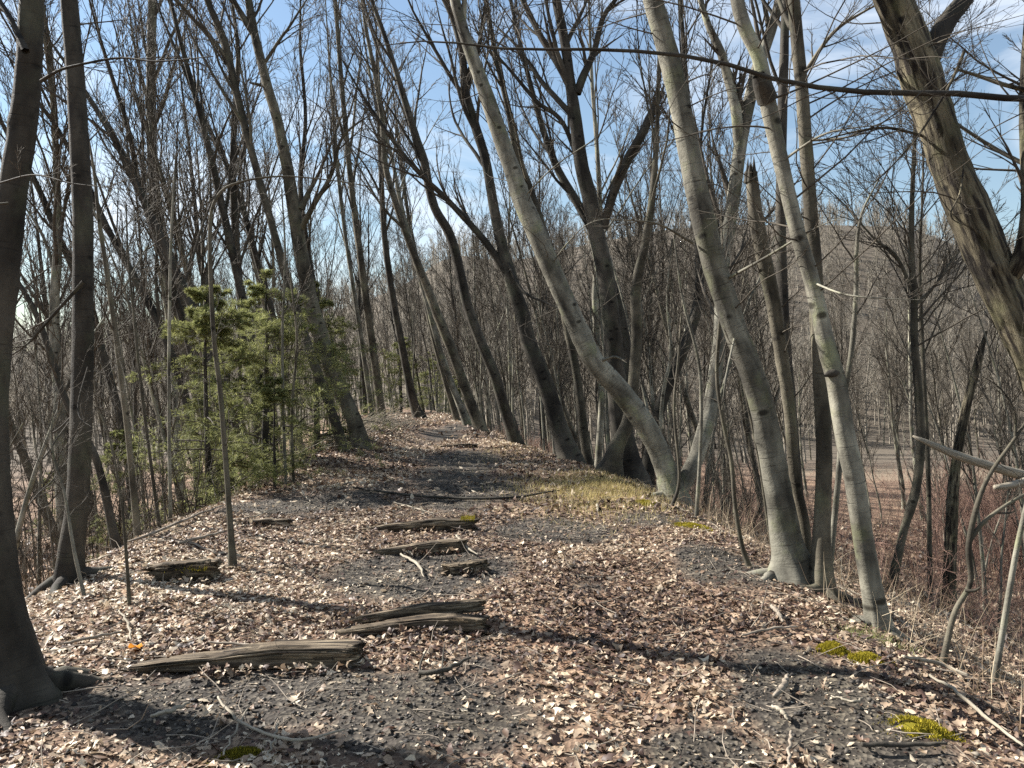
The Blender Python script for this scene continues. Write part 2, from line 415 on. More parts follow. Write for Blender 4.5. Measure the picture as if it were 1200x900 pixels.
def make_ground():
    xs = stretch_axis(-520, 520, -0.3, 0.05, .0125)
    ys = stretch_axis(-120, 620, 6.0, 0.05, .0125)
    X, Y = np.meshgrid(xs, ys)
    Z = height(X, Y)
    ny, nx = X.shape
    idx = np.arange(nx * ny).reshape(ny, nx)
    q = np.stack([idx[:-1, :-1], idx[:-1, 1:], idx[1:, 1:], idx[1:, :-1]], -1).reshape(-1, 4)
    lit = litter(X, Y)
    far = sstep(50, 95, np.hypot(X, Y))
    fld = sstep(56, 60, Y) * (1 - sstep(66, 74, Y)) * sstep(20, 27, X) * (1 - sstep(60, 75, X)) * (0.6 + 0.6 * fbm(X * 0.1, Y * 0.1, 5))
    mb = MB(); mb.add(np.stack([X, Y, Z], -1).reshape(-1, 3), q=q, a=np.stack([lit, np.clip(fld, 0, 1), far], -1).reshape(-1, 3))
    o = mb.build('ground', ground_mat())
    tag(o, 'leaf strewn embankment top with bare cinder patches falling to the valley floor', 'ground', kind='structure')
make_ground()

# ------------------------------------------------------------------ fallen leaves
LT = []   # templates: verts (u across, v along), tris
def leaf_template(wid):
    n = len(wid)
    v = np.linspace(-1, 1, n)
    pts = [(0, a) for a in v] + [(-w, a + 0.12 * (i % 2)) for i, (w, a) in enumerate(zip(wid, v))] + [(w, a + 0.12 * (i % 2)) for i, (w, a) in enumerate(zip(wid, v))]
    q = []
    for i in range(n - 1):
        q += [(i, i + 1, n + i + 1, n + i), (i + 1, i, 2 * n + i, 2 * n + i + 1)]
    return np.array(pts, float), np.array(q)
LT.append(leaf_template([0.04, 0.38, 0.30, 0.62, 0.40, 0.60, 0.12]))
LT.append(leaf_template([0.05, 0.42, 0.55, 0.46, 0.03]))
LT.append(leaf_template([0.10, 0.75, 0.35, 0.85, 0.30, 0.10]))
LS = [leaf_template([0.1, 0.55, 0.08]), leaf_template([0.2, 0.6, 0.2])]

def scatter_leaves(mb, x, y, size, temps, rng, lift=0.012, tilt=0.45, tone=0.0):
    which = rng.integers(0, len(temps), len(x))
    for k, (tv, tq) in enumerate(temps):
        s = which == k; n = int(s.sum())
        if not n: continue
        xx, yy = x[s], y[s]
        sz = size[s][:, None] * (0.55 + 1.1 * rng.random((n, 1)) ** 1.6)
        u = tv[None, :, 0] * rng.uniform(0.75, 1.1, (n, 1)); v = tv[None, :, 1]
        c1 = rng.normal(0.12, 0.40, (n, 1)); c2 = rng.normal(0.05, 0.25, (n, 1)); tw = rng.normal(0, 0.35, (n, 1))
        w = c1 * u * u * 1.6 + c2 * v * v + tw * u * v + 0.12 * rng.normal(0, 1, u.shape) * np.abs(u) + 0.35 * np.abs(u) * rng.uniform(-0.4, 0.9, (n, 1))
        p = np.stack([u * sz, v * sz, w * sz], -1)
        ya = rng.uniform(0, 2 * PI, n); ta = rng.normal(0, tilt, n); ba = rng.normal(0, tilt, n)
        flip = rng.random(n) < 0.4
        p[flip, :, 2] *= -1
        cx, sx = np.cos(ta)[:, None], np.sin(ta)[:, None]
        p = np.stack([p[..., 0], p[..., 1] * cx - p[..., 2] * sx, p[..., 1] * sx + p[..., 2] * cx], -1)
        cx, sx = np.cos(ba)[:, None], np.sin(ba)[:, None]
        p = np.stack([p[..., 0] * cx + p[..., 2] * sx, p[..., 1], -p[..., 0] * sx + p[..., 2] * cx], -1)
        cx, sx = np.cos(ya)[:, None], np.sin(ya)[:, None]
        p = np.stack([p[..., 0] * cx - p[..., 1] * sx, p[..., 0] * sx + p[..., 1] * cx, p[..., 2]], -1)
        z = height(xx, yy)
        low = p[..., 2].min(1)
        p = p + np.stack([xx, yy, z - low * 0.75 + rng.uniform(-0.3, 1.0, n) * lift], -1)[:, None, :]
        patch = fbm(xx * 0.8, yy * 0.8, 123, 3)
        tint = np.clip(rng.beta(1.35, 1.6, n) + (patch - 0.5) * 0.9 + tone, 0, 1)
        a = np.zeros(p.shape); a[..., 0] = tint[:, None]
        nv = len(tv)
        q = (tq[None] + (np.arange(n) * nv)[:, None, None]).reshape(-1, 4)
        mb.add(p.reshape(-1, 3), q=q, a=a.reshape(-1, 3))

MOSSY = []
def rand_leaf_points(n, x0, x1, y0, y1, rng, base=0.06):
    x = rng.uniform(x0, x1, n); y = rng.uniform(y0, y1, n)
    keep = rng.random(n) < np.maximum(base, litter(x, y) ** 1.4) * (0.55 + 0.9 * fbm(x * 3.1, y * 3.1, 222, 2))
    for a, b, c, d in MOSSY: keep &= (((x - a) / c) ** 2 + ((y - b) / d) ** 2 > .8) | (rng.random(n) < .22)
    return x[keep], y[keep]

for _px, _py, _sx, _sy in [(1085, 855, .17, .13), (1008, 773, .13, .11), (975, 762, .10, .08), (812, 617, .26, .22), (757, 590, .20, .20), (280, 888, .12, .06), (700, 578, .7, 1.0)]:
    _g = ground_at(_px, _py); MOSSY.append((_g[0], _g[1], _sx, _sy))
def make_leaves():
    rng = np.random.default_rng(5)
    mb = MB()
    x, y = rand_leaf_points(122000, -6.5, 5.5, 1.2, 9.5, rng); scatter_leaves(mb, x, y, np.full(len(x), 0.0212), LT, rng, tilt=.27)
    x, y = rand_leaf_points(42000, -6.5, 5.5, 1.2, 9.5, rng, 0.16); scatter_leaves(mb, x, y, np.full(len(x), 0.016), LS, rng)
    x, y = rand_leaf_points(80000, -8, 7, 9.5, 22, rng); scatter_leaves(mb, x, y, np.full(len(x), 0.033), LS, rng)
    x, y = rand_leaf_points(20000, -12, 4, 22, 42, rng); scatter_leaves(mb, x, y, np.full(len(x), 0.055), LS, rng)
    n = 30000; x = rng.uniform(-4.5, 3.5, n); y = 1.4 + rng.random(n) ** 1.4 * 10
    scatter_leaves(mb, x, y, np.full(n, .0085), LS, rng, tilt=.5, lift=.006, tone=-.05)     # crumbled bits
    # slopes and valley floor
    x, y = rand_leaf_points(20000, 5, 24, 5, 34, rng); scatter_leaves(mb, x, y, np.full(len(x), 0.065), LS, rng, tone=-0.08)
    x, y = rand_leaf_points(16000, -24, -6, 4, 34, rng); scatter_leaves(mb, x, y, np.full(len(x), 0.07), LS, rng, tone=-0.08)
    o = mb.build('leaf_litter', M_LEAF, smooth=True)
    tag(o, 'curled tan and brown dead leaves strewn over the ground', 'leaves', kind='stuff')
make_leaves()

def make_stones():
    rng = np.random.default_rng(8)
    n = 60000
    x = rng.uniform(-4, 3.2, n); y = 1.5 + (rng.random(n) ** 1.5) * 11
    keep = rng.random(n) < 0.12 + 0.88 * (1 - litter(x, y)); x, y = x[keep], y[keep]; n = len(x)
    ico = np.array([(1, 0, 0), (-1, 0, 0), (0, 1, 0), (0, -1, 0), (0, 0, 1), (0, 0, -1)], float)
    tri = np.array([(0, 2, 4), (2, 1, 4), (1, 3, 4), (3, 0, 4), (2, 0, 5), (1, 2, 5), (3, 1, 5), (0, 3, 5)])
    r = 0.005 + 0.014 * rng.random(n) ** 3
    p = ico[None] * rng.uniform(0.6, 1.25, (n, 6, 1)) * np.array([1, 1, 0.7]) + rng.normal(0, 0.15, (n, 6, 3))
    ya = rng.uniform(0, 2 * PI, n); c, s = np.cos(ya)[:, None], np.sin(ya)[:, None]
    p = np.stack([p[..., 0] * c - p[..., 1] * s, p[..., 0] * s + p[..., 1] * c, p[..., 2]], -1) * r[:, None, None]
    p = p + np.stack([x, y, height(x, y) + r * 0.25], -1)[:, None, :]
    a = np.zeros(p.shape); a[..., 0] = rng.random(n)[:, None]
    mb = MB(); mb.add(p.reshape(-1, 3), t=(tri[None] + (np.arange(n) * 6)[:, None, None]).reshape(-1, 3), a=a.reshape(-1, 3))
    tag(mb.build('cinder_gravel', M_STONE, smooth=False), 'dark grey cinder gravel lying in bare patches of the path', 'gravel', kind='stuff')
make_stones()

# ------------------------------------------------------------------ blades and stems
def blades(mb, x, y, L, wd, lean, rng, K=4, tone=0.0, z=None, azim=None, droop=0.0):
    n = len(x)
    az = rng.uniform(0, 2 * PI, n) if azim is None else azim
    le = np.abs(rng.normal(0, 1, n)) * lean
    d = np.stack([np.cos(az) * np.sin(le), np.sin(az) * np.sin(le), np.cos(le)], -1)
    P = np.empty((n, K, 3)); P[:, 0] = np.stack([x, y, (height(x, y) if z is None else z) - 0.01], -1)
    for k in range(1, K):
        d = nrm(d + rng.normal(0, 0.10, (n, 3)) + np.array([0, 0, -droop]))
        P[:, k] = P[:, k - 1] + d * (L / (K - 1))[:, None]
    side = nrm(np.cross(P[:, -1] - P[:, 0] + 1e-4, rng.normal(0, 1, (n, 3))))
    g = 1 - 0.85 * np.linspace(0, 1, K)
    wv = side[:, None, :] * (wd[:, None] * g[None, :])[..., None]
    V = np.stack([P - wv, P + wv], 2)
    idx = np.arange(n * K * 2).reshape(n, K, 2)
    q = np.stack([idx[:, :-1, 0], idx[:, :-1, 1], idx[:, 1:, 1], idx[:, 1:, 0]], -1).reshape(-1, 4)
    a = np.zeros(V.shape); a[..., 0] = np.clip(rng.beta(1.5, 1.5, n) + tone, 0, 1)[:, None, None]
    mb.add(V.reshape(-1, 3), q=q, a=a.reshape(-1, 3))

def make_ground_cover():
    rng = np.random.default_rng(19)
    mb = MB()
    # straw on the right-hand slope
    n = 2600; y = 2.6 + rng.random(n) ** 1.2 * 9; x = edge_r(y) + 0.05 + np.abs(rng.normal(0, 1.3, n))
    blades(mb, x, y, rng.uniform(0.15, 0.6, n), rng.uniform(0.0012, 0.003, n), 1.0, rng, droop=0.18)
    # weeds over the valley floor, right and left
    n = 12000; y = 7 + rng.random(n) ** 1.3 * 38; x = edge_r(y) + 1.5 + rng.random(n) * (6 + y * 0.55)
    k = fbm(x * 0.35, y * 0.35, 77) > 0.42; x, y = x[k], y[k]; n = len(x)
    blades(mb, x, y, rng.uniform(0.15, 0.6, n), rng.uniform(0.002, 0.0035, n) * (1 + y / 25), 0.6, rng, tone=-0.12)
    n = 5000; y = 7 + rng.random(n) ** 1.3 * 34; x = edge_l(y) - 1.5 - rng.random(n) * (5 + y * 0.5)
    blades(mb, x, y, rng.uniform(0.12, 0.55, n), rng.uniform(0.002, 0.004, n) * (1 + y / 25), 0.35, rng, tone=-0.15)
    tag(mb.build('dead_weeds', M_STRAW, smooth=False), 'brown dead weeds and straw on the slopes and valley floor', 'weeds', kind='stuff')
    # yellow grass on the right lip of the path
    mb = MB()
    n = 9500
    cx, cy = on_flat(700, 578)
    x = cx + rng.normal(0, 0.58, n); y = cy + rng.normal(0, 1.1, n)
    blades(mb, x, y, rng.uniform(0.05, 0.13, n), rng.uniform(0.002, 0.005, n), 0.9, rng, K=3)
    n = 1400; cx, cy = on_flat(600, 528); x = cx + rng.normal(0, 0.5, n); y = cy + rng.normal(0, 2.0, n)
    blades(mb, x, y, rng.uniform(0.03, 0.1, n), rng.uniform(0.003, 0.006, n), 0.8, rng, K=3)
    tag(mb.build('yellow_grass', M_YGRASS, smooth=False), 'short yellow dry grass on the right lip of the path', 'grass', kind='stuff')
    # twig litter
    n = 2600; x = rng.uniform(-5, 4.5, n); y = 2 + rng.random(n) ** 1.4 * 16
    az = rng.uniform(0, 2 * PI, n); d = np.stack([np.cos(az), np.sin(az), rng.normal(0.02, 0.12, n)], -1)
    L = rng.uniform(0.06, 0.4, n)
    P = shoot(np.stack([x, y, height(x, y) + 0.015], -1), d, L, 4, 0.18, 0.0, rng)
    P[..., 2] = np.maximum(P[..., 2], height(P[..., 0], P[..., 1]) + 0.006)
    R = (rng.uniform(0.0015, 0.0045, n))[:, None] * np.array([1, 0.9, 0.75, 0.45])[None]
    mb = MB(); tubes(mb, P, R, 4)
    tag(mb.build('twig_litter', M_STICK), 'small broken twigs scattered among the dead leaves', 'twigs', kind='stuff')
make_ground_cover()

# ------------------------------------------------------------------ trees
def trunk_mod(rng, rough, flare, flare_h):
    ph = rng.uniform(0, 2 * PI, 8); nl = rng.integers(4, 7)
    bs = rng.uniform(.3, 9, 26); bt = rng.uniform(0, 2 * PI, 26); ba = rng.choice([-.05, .07, .12, .16], 26)
    def f(th, s):
        m = 0
        for k in range(26):
            m = m + ba[k] * np.exp(-((s - bs[k]) / .045) ** 2 - (((th - bt[k] + PI) % (2 * PI) - PI) / .38) ** 2)
        m = m + 1 + 0.035 * np.sin(2 * th + ph[0] + s * 0.7) + 0.03 * np.sin(3 * th + ph[1] - s * 1.1) + 0.025 * np.sin(s * 5 + ph[2] + th)
        m = m + 0.012 * np.sin(s * 17 + ph[3] + 2 * th) + 0.010 * np.sin(s * 41 + ph[6]) * np.sin(3 * th + ph[5])
        if rough:
            w = th * 11 + 1.6 * np.sin(s * 2.6 + ph[4] + th) + 0.8 * np.sin(s * 7 + ph[5] + 2 * th)
            m = m + 0.05 * (np.abs(np.sin(w)) - 0.5) + 0.02 * np.sin(s * 23 + th * 5 + ph[6])
        lob = 0.5 + 0.5 * np.sin(nl * th + ph[7])
        m = m + flare * np.exp(-np.maximum(s - .25, 0) / flare_h) * (0.35 + 0.9 * lob ** 2)
        return m
    return f

class Tree:
    """a bare tree: trunk polyline in the world, limbs, twigs; parts trunk, branch (main limbs), crown (the rest)"""
    def __init__(s, pts, rad, seed, name='bare_tree', label=None, cat='tree', group=None, mat=None, rough=False, sides=16, flare=0.55, flare_h=0.22, ring=0.1, twigmat=None):
        s.rng = np.random.default_rng(seed)
        pr = np.concatenate([np.asarray(pts, float), np.asarray(rad, float)[:, None]], 1)
        L = np.linalg.norm(np.diff(pr[:, :3], axis=0), axis=1).sum()
        n = int(np.clip(L / ring, 12, 240))
        q = resample(pr, n)
        s.P = q[:, :3][None]; s.R = np.maximum(q[:, 3], 0.003)[None]; s.L = L
        s.base = pr[0, :3].copy()
        s.root = empty(name, s.base, label, cat, group)
        s.mat = mat or M_GREY; s.tm = twigmat or M_TWIG
        mb = MB()
        # the trunk goes a little way into the ground
        P = s.P.copy(); P[0, 0] -= nrm(P[0, 1] - P[0, 0]) * 0.25
        tubes(mb, P, s.R, sides, trunk_mod(s.rng, rough, flare, flare_h))
        s.trunk = mb.build('trunk', s.mat, s.root, s.base)
        s.crown = MB()
    def limb(s, pts, rad, sides=8, twigs=1.0, twl=1.0, name='branch', mat=None, rmin=0.004):
        """a limb traced from the photograph, with its own twigs"""
        pr = np.concatenate([np.asarray(pts, float), np.asarray(rad, float)[:, None]], 1)
        q = resample(pr, 26); mb = MB()
        P, R = q[None, :, :3], q[None, :, 3]
        tubes(mb, P, R, sides, trunk_mod(s.rng, False, 0, 1))
        o = mb.build(name, mat or s.mat, s.root, s.base)
        if twigs:
            tw = MB(); s.twigs(tw, P, R, int(9 * twigs), twl, rmin); tw.build('twigs', s.tm, o, s.base)
        return o
    def twigs(s, mb, P, R, n, lf=1.0, rmin=0.004, deep=True, t0=0.15):
        C, RC = sprout(P, R, n, t0, 1.0, 0.50, 0.14, 0.48 * lf, 7, 0.055, 0.045, s.rng, 0.55, rmin * 1.3)
        tubes(mb, C, RC, 4)
        D, RD = sprout(C, RC, 5, 0.15, 1.0, 0.45, 0.15, 0.6, 5, 0.045, 0.035, s.rng, 0.6, rmin)
        tubes(mb, D, RD, 3)
        if deep:
            E, RE = sprout(D, RD, 3, 0.1, 1.0, 0.45, 0.16, 0.65, 4, 0.045, 0.025, s.rng, 0.65, rmin * 0.8)
            tubes(mb, E, RE, 3)
    def limbs(s, n, t0, t1, ang=0.55, lenf=0.4, parts=4, twn=8, rmin=0.004, up=0.06, lf=1.0, deep=True, rf=0.5, rmax=9):
        C, RC = sprout(s.P, s.R, n, t0, t1, ang, 0.14, lenf, 14, 0.055, up, s.rng, rf, rmin * 1.6, 0.5, rmax)
        order = np.argsort(-RC[:, 0])
        for k in order[:parts]:
            mb = MB(); tubes(mb, C[k:k + 1], RC[k:k + 1], 8)
            o = mb.build('branch', s.tm if RC[k, 0] < 0.02 else s.mat, s.root, s.base)
            tw = MB(); s.twigs(tw, C[k:k + 1], RC[k:k + 1], twn, lf, rmin, deep); tw.build('twigs', s.tm, o, s.base)
        rest = order[parts:]
        if len(rest):
            tubes(s.crown, C[rest], RC[rest], 6); s.twigs(s.crown, C[rest], RC[rest], twn, lf, rmin, deep)
    def fine(s, n, t0, t1, L=1.2, ang=1.2, up=0.02, rmin=0.003):
        """thin side twigs straight off the trunk"""
        C, RC = sprout(s.P, s.R, n, t0, t1, ang, 0.25, L / max(s.L, 0.1), 8, 0.10, up, s.rng, 0.2, rmin, 0.2, 0.008)
        tubes(s.crown, C, RC, 4)
        D, RD = sprout(C, RC, 5, 0.2, 1.0, 0.7, 0.2, 0.45, 5, 0.12, 0.02, s.rng, 0.6, rmin * 0.8)
        tubes(s.crown, D, RD, 3)
        E, RE = sprout(D, RD, 2, 0.2, 1.0, 0.7, 0.2, 0.5, 4, 0.12, 0.02, s.rng, 0.6, rmin * 0.7)
        tubes(s.crown, E, RE, 3)
    def roots(s, n, r, L=.5):
        for k in range(n):
            a = k * 2 * PI / n + s.rng.uniform(-.4, .4); q = []
            for t in np.linspace(0, 1, 9):
                d = r * .5 + t * L * s.rng.uniform(.9, 1.1); b = a + .35 * math.sin(t * 3 + k)
                x, y = s.base[0] + math.cos(b) * d, s.base[1] + math.sin(b) * d
                q.append((x, y, hz(x, y) + r * .75 * (1 - t) ** 2.2 - .012 - .05 * t * t, r * .48 * (1 - t) ** .8 + .008))
            q = np.array(q); mb = MB(); tubes(mb, q[None, :, :3], q[None, :, 3], 9); mb.build('root', s.mat, s.root, s.base)
    def done(s):
        if s.crown.n: s.crown.build('crown', s.tm, s.root, s.base)
        return s.root

def trace(px, Y, drift=0.0, top=None, lift=None):
    """pixel polyline [(px, py, width px)...] from the base up, at depth Y -> world points and radii; base set on the ground"""
    pts = []; rad = []
    n = len(px)
    for i, (a, b, w) in enumerate(px):
        yy = Y + drift * i / max(n - 1, 1)
        pts.append(W(a, b, yy)); rad.append(w / F * yy / 2 * .87)
    pts = np.array(pts); rad = np.array(rad)
    if lift is None:
        g = hz(pts[0, 0], pts[0, 1])
        pts[0, 2] = g - 0.03 if abs(pts[0, 2] - g) < 0.9 else pts[0, 2]
        if pts[0, 2] > g + 0.02:
            d = pts[0] - pts[1]; d = d / max(abs(d[2]), 1e-3)
            x = pts[0] + d * np.array([0.35, 0.35, 1]) * (pts[0, 2] - g)
            x[2] = hz(x[0], x[1]) - 0.03
            pts = np.vstack([x, pts]); rad = np.concatenate([[rad[0] * 1.08], rad])
    if top:   # carry on above the frame
        d = nrm(pts[-1] - pts[-3]); d = nrm(d + np.array([0, 0, 0.25]))
        p0, r0 = pts[-1], rad[-1]
        for k in range(1, 5):
            pts = np.vstack([pts, p0 + d * top * k / 4]); rad = np.append(rad, r0 * (1 - 0.8 * k / 4))
            d = nrm(d + np.array([0, 0, 0.06]))
    return pts, rad

def hero(px, Y, seed, label, mat, drift=0.0, top=3.0, **kw):
    p, r = trace(px, Y, drift, top)
    return Tree(p, r, seed, label=label, mat=mat, **kw)

# ---- trees traced from the photograph: (px, py, width px) from the base up
def gy(px, py): return ground_at(px, py)[1]

def build_heroes():
    T = hero([(28, 815, 62), (20, 775, 54), (4, 700, 44), (-5, 610, 40), (-9, 500, 38), (-6, 420, 37), (3, 330, 36), (15, 230, 34), (27, 150, 33), (33, 80, 31), (37, 0, 29), (41, -80, 28)], 3.95, 101,
             'thick dark trunk at the left edge, nearest to the camera, bowed with a flared foot', M_DARK, top=2.5, sides=28, flare=0.9, flare_h=0.13, ring=0.03)
    T.limb([W(48, 95, 3.75), W(66, 84, 3.7), W(88, 77, 3.65), W(140, 68, 3.6), W(185, 72, 3.5), W(250, 66, 3.4)], [0.009, 0.007, 0.006, 0.005, 0.004, 0.002], 6, 0.7, 0.6, rmin=0.002)
    T.limb([W(-2, 215, 3.7), W(40, 205, 3.6), W(85, 215, 3.5), W(150, 222, 3.4)], [0.005, 0.004, 0.003, 0.0015], 5, 0.6, 0.6, rmin=0.0015)
    T.limb([W(10, 238, 3.7), W(-30, 240, 3.6), W(-80, 225, 3.5)], [0.006, 0.004, 0.002], 5, 0.6, 0.6, rmin=0.0015)
    T.limb([W(30, 60, 3.8), W(5, 10, 3.9), W(-40, -50, 4.0), W(-90, -130, 4.1)], [0.02, 0.014, 0.01, 0.004], 6, 1, 0.8, rmin=0.002)
    T.limbs(4, 0.85, 1.0, 0.6, 0.28, 3, 5, 0.0025); T.roots(6, .13, .5); T.done()

    T = hero([(81, 684, 36), (84, 640, 30), (90, 590, 28), (95, 500, 27), (97, 400, 27), (98, 300, 26), (95, 200, 25), (89, 100, 23), (81, 0, 22), (75, -80, 20)], gy(83, 684), 102,
             'straight dark trunk standing second from the left edge on the lip of the bank', M_DARK, top=3.5, sides=22, ring=0.05, flare=0.25)
    T.limb([W(103, 430, 6.3), W(92, 470, 6.2), W(94, 490, 6.1), W(107, 500, 6.0)], [0.006, 0.005, 0.004, 0.002], 5, 0.3, 0.5, rmin=0.002)
    T.limb([W(98, 330, 6.3), W(60, 372, 6.3), W(30, 405, 6.4), W(-10, 430, 6.5)], [0.018, 0.014, 0.009, 0.003], 6, 1, 0.8, rmin=0.003)
    T.limb([W(108, 140, 6.3), W(150, 190, 6.5), W(185, 215, 6.6)], [0.008, 0.006, 0.002], 5, 0.6, 0.6, rmin=0.002)
    T.roots(5, .11, .5); T.fine(9, 0.3, 0.85, 0.9); T.limbs(5, 0.8, 1.0, 0.5, 0.28, 3, 6, 0.003); T.done()

    Y = gy(265, 582)
    T = hero([(266, 584, 25), (258, 545, 21), (245, 500, 21), (225, 430, 21), (203, 335, 20), (188, 270, 16), (179, 195, 13), (177, 100, 12), (179, 0, 11), (181, -90, 9)], Y, 103,
             'grey trunk left of the hemlocks, leaning left then bending upright near its top', M_GREY, top=4.0, sides=18, ring=0.09)
    T.limb([W(218, 400, Y), W(206, 370, Y - 0.4), W(200, 350, Y - 0.5)], [0.02, 0.014, 0.006], 6, 0.4, 0.6)
    T.limb([W(190, 275, Y), W(160, 205, Y), W(120, 130, Y + 0.4), (W(90, 70, Y + 0.6))], [0.05, 0.04, 0.025, 0.008], 8, 1.2, 1.0, rmin=0.005)
    T.limb([W(200, 330, Y), W(235, 270, Y + 0.3), W(245, 200, Y + 0.5), W(240, 110, Y + 0.6)], [0.04, 0.035, 0.022, 0.008], 8, 1.2, 1.0, rmin=0.005)
    T.limbs(12, 0.5, 1.0, 0.5, 0.32, 4, 7, 0.0045); T.done()

    Y = gy(272, 664)
    T = hero([(273, 666, 11), (270, 620, 8), (266, 560, 7), (258, 460, 6.5), (251, 400, 6), (247, 330, 5.5), (246, 270, 5), (250, 240, 4.5), (262, 222, 4), (280, 214, 3.2), (310, 208, 2.6), (345, 207, 2), (400, 213, 1.6), (470, 225, 1)], Y, 104,
             'thin sapling bowed over to the right in an arch, rooted among leaves', M_GREY, top=None, sides=10, flare=0.3, ring=0.06, name='sapling', cat='sapling')
    T.fine(9, 0.2, 0.6, 0.6, 0.9, 0.06, 0.0022); T.fine(10, 0.62, 1.0, 0.9, 0.9, 0.06, 0.002); T.done()

    Y = 17.5
    T = hero([(424, 514, 26), (412, 485, 21), (390, 435, 20), (367, 365, 20), (351, 285, 18), (338, 205, 16), (325, 142, 14), (311, 92, 13), (297, 32, 11), (287, -30, 9), (280, -90, 7)], Y, 105,
             'stout grey leaning trunk on the low bank where the path meets the hemlocks', M_GREY, top=4, sides=18, ring=0.11, flare=0.2)
    T.limb([W(353, 245, Y), W(362, 225, Y), W(375, 200, Y), W(395, 150, Y + 0.3), W(415, 100, Y + 0.5)], [0.09, 0.06, 0.04, 0.025, 0.01], 8, 1.3, 1.0, rmin=0.006)
    T.limb([W(352, 270, Y), W(368, 240, Y - 0.3), W(388, 205, Y - 0.5), W(402, 160, Y - 0.8), W(440, 130, Y - 1)], [0.08, 0.06, 0.045, 0.03, 0.01], 8, 1.3, 1.0, rmin=0.006)
    T.limb([W(300, 45, Y), W(285, 20, Y), W(272, -5, Y), W(262, -50, Y)], [0.08, 0.07, 0.05, 0.02], 8, 1.0, 0.8, rmin=0.006)
    T.limb([W(306, 100, Y), W(298, 98, Y - 0.1), W(292, 97, Y - 0.1)], [0.04, 0.03, 0.015], 6, 0)
    T.limbs(14, 0.55, 1.0, 0.5, 0.3, 4, 8, 0.006); T.done()

    Y = 16.5
    T = hero([(404, 526, 15), (388, 480, 12), (370, 432, 12), (350, 372, 12), (329, 300, 11), (308, 225, 10), (290, 160, 10), (275, 100, 10), (262, 45, 9), (243, 0, 8), (225, -60, 6)], Y, 106,
             'slimmer grey trunk leaning left close beside the stout one on the bank', M_GREY, top=3.5, sides=14, ring=0.12, flare=0.2)
    T.limb([W(275, 110, Y), W(268, 70, Y), W(252, 30, Y + .3), W(245, -20, Y + .5)], [0.06, 0.045, 0.03, 0.01], 7, 1.2, 1.0, rmin=0.006)
    T.limbs(16, 0.45, 1.0, 0.5, 0.3, 4, 8, 0.006); T.done()

    for k, (pts, Y) in enumerate([
        ([(318, 500, 13), (300, 420, 12), (282, 340, 11), (262, 250, 10), (245, 175, 9), (228, 110, 7), (212, 50, 6), (200, 0, 4)], 18.5),
        ([(300, 480, 12), (285, 380, 11), (277, 290, 10), (273, 200, 9), (276, 120, 7), (279, 60, 6), (272, 0, 4)], 20),
        ([(262, 490, 14), (235, 390, 12), (208, 320, 11), (180, 260, 10), (150, 195, 8), (120, 140, 7), (85, 85, 5), (60, 50, 3)], 16.5),
        ([(240, 490, 10), (215, 380, 9), (190, 300, 9), (165, 225, 8), (150, 150, 6), (128, 80, 5), (110, 20, 3)], 19),
        ([(225, 500, 12), (195, 400, 11), (160, 330, 10), (125, 265, 8), (95, 200, 7), (60, 140, 5), (25, 95, 3)], 17.5),
        ([(340, 480, 9), (322, 380, 8), (300, 300, 8), (275, 215, 7), (240, 140, 6), (215, 80, 5), (190, 20, 3)], 22),
        ([(395, 490, 9), (378, 390, 8), (362, 300, 7), (352, 220, 7), (358, 140, 5), (352, 60, 4)], 25),
        ([(150, 540, 11), (128, 440, 10), (100, 350, 9), (70, 280, 8), (40, 210, 7), (0, 140, 5)], 18)]):
        p, r = trace(pts, Y, random.uniform(-.8, .8), 3)
        T = Tree(p, r, 160 + k, label='slim dark trunk leaning left against the sky above the hemlocks', group='leaning trunks above the hemlocks', mat=M_DARK, sides=11, ring=.16, flare=.3)
        T.limbs(13, .32, 1.0, .38, .36, 2, 7, .006); T.done()
    # trunks behind the path's end
    for k, (pts, Y, lab, mat) in enumerate([
        ([(449, 494, 13), (440, 430, 11), (430, 360, 10), (421, 290, 9), (412, 220, 8), (405, 150, 7), (399, 80, 6), (393, 0, 5)], 29, 'upright slim trunk rising from the brush pile left of the path end', M_GREY),
        ([(438, 492, 7), (428, 430, 6), (416, 350, 6), (404, 270, 5), (395, 190, 5), (388, 100, 4)], 30.5, 'thinnest pale stem just left of the brush pile trunk', M_SMOOTH),
        ([(492, 490, 16), (483, 465, 12), (470, 400, 10), (459, 340, 9), (450, 270, 8), (446, 190, 7), (443, 110, 5)], 36, 'dark trunk standing exactly where the path vanishes', M_DARK),
        ([(565, 502, 17), (547, 460, 14), (530, 412, 13), (514, 372, 12), (498, 330, 11), (482, 290, 10), (466, 245, 9), (452, 195, 8), (448, 140, 7), (440, 90, 6), (430, 40, 5), (424, 0, 4)], 27, 'long thin trunk leaning left over the far path end, lit along one side', M_GREY),
        ([(549, 500, 11), (530, 452, 9), (514, 405, 8), (500, 352, 7), (484, 295, 7), (470, 240, 6), (458, 180, 5), (440, 120, 4)], 29, 'slender trunk close behind the long leaning one at the path end', M_SMOOTH),
        ([(536, 494, 8), (520, 440, 7), (505, 385, 6), (492, 320, 6), (478, 250, 5), (468, 170, 4)], 33, 'thinnest of the three trunks leaning together at the far path end', M_GREY),
        ([(606, 520, 19), (592, 480, 15), (578, 435, 14), (561, 395, 13), (547, 355, 13), (537, 310, 13), (526, 272, 13), (508, 240, 12), (497, 190, 12), (487, 160, 11), (475, 120, 9), (463, 80, 7), (450, 40, 6), (436, 0, 5)], 20.7, 'leaning dark trunk on the right lip halfway down the path', M_DARK),
    ]):
        p, r = trace(pts, Y, random.uniform(-0.8, 0.8), 4)
        T = Tree(p, r, 200 + k, label=lab, mat=mat, sides=12, ring=0.2)
        T.limbs(13, 0.38, 1.0, 0.40, 0.32, 3, 6, 0.0075); T.done()
        if k == 6:
            pass
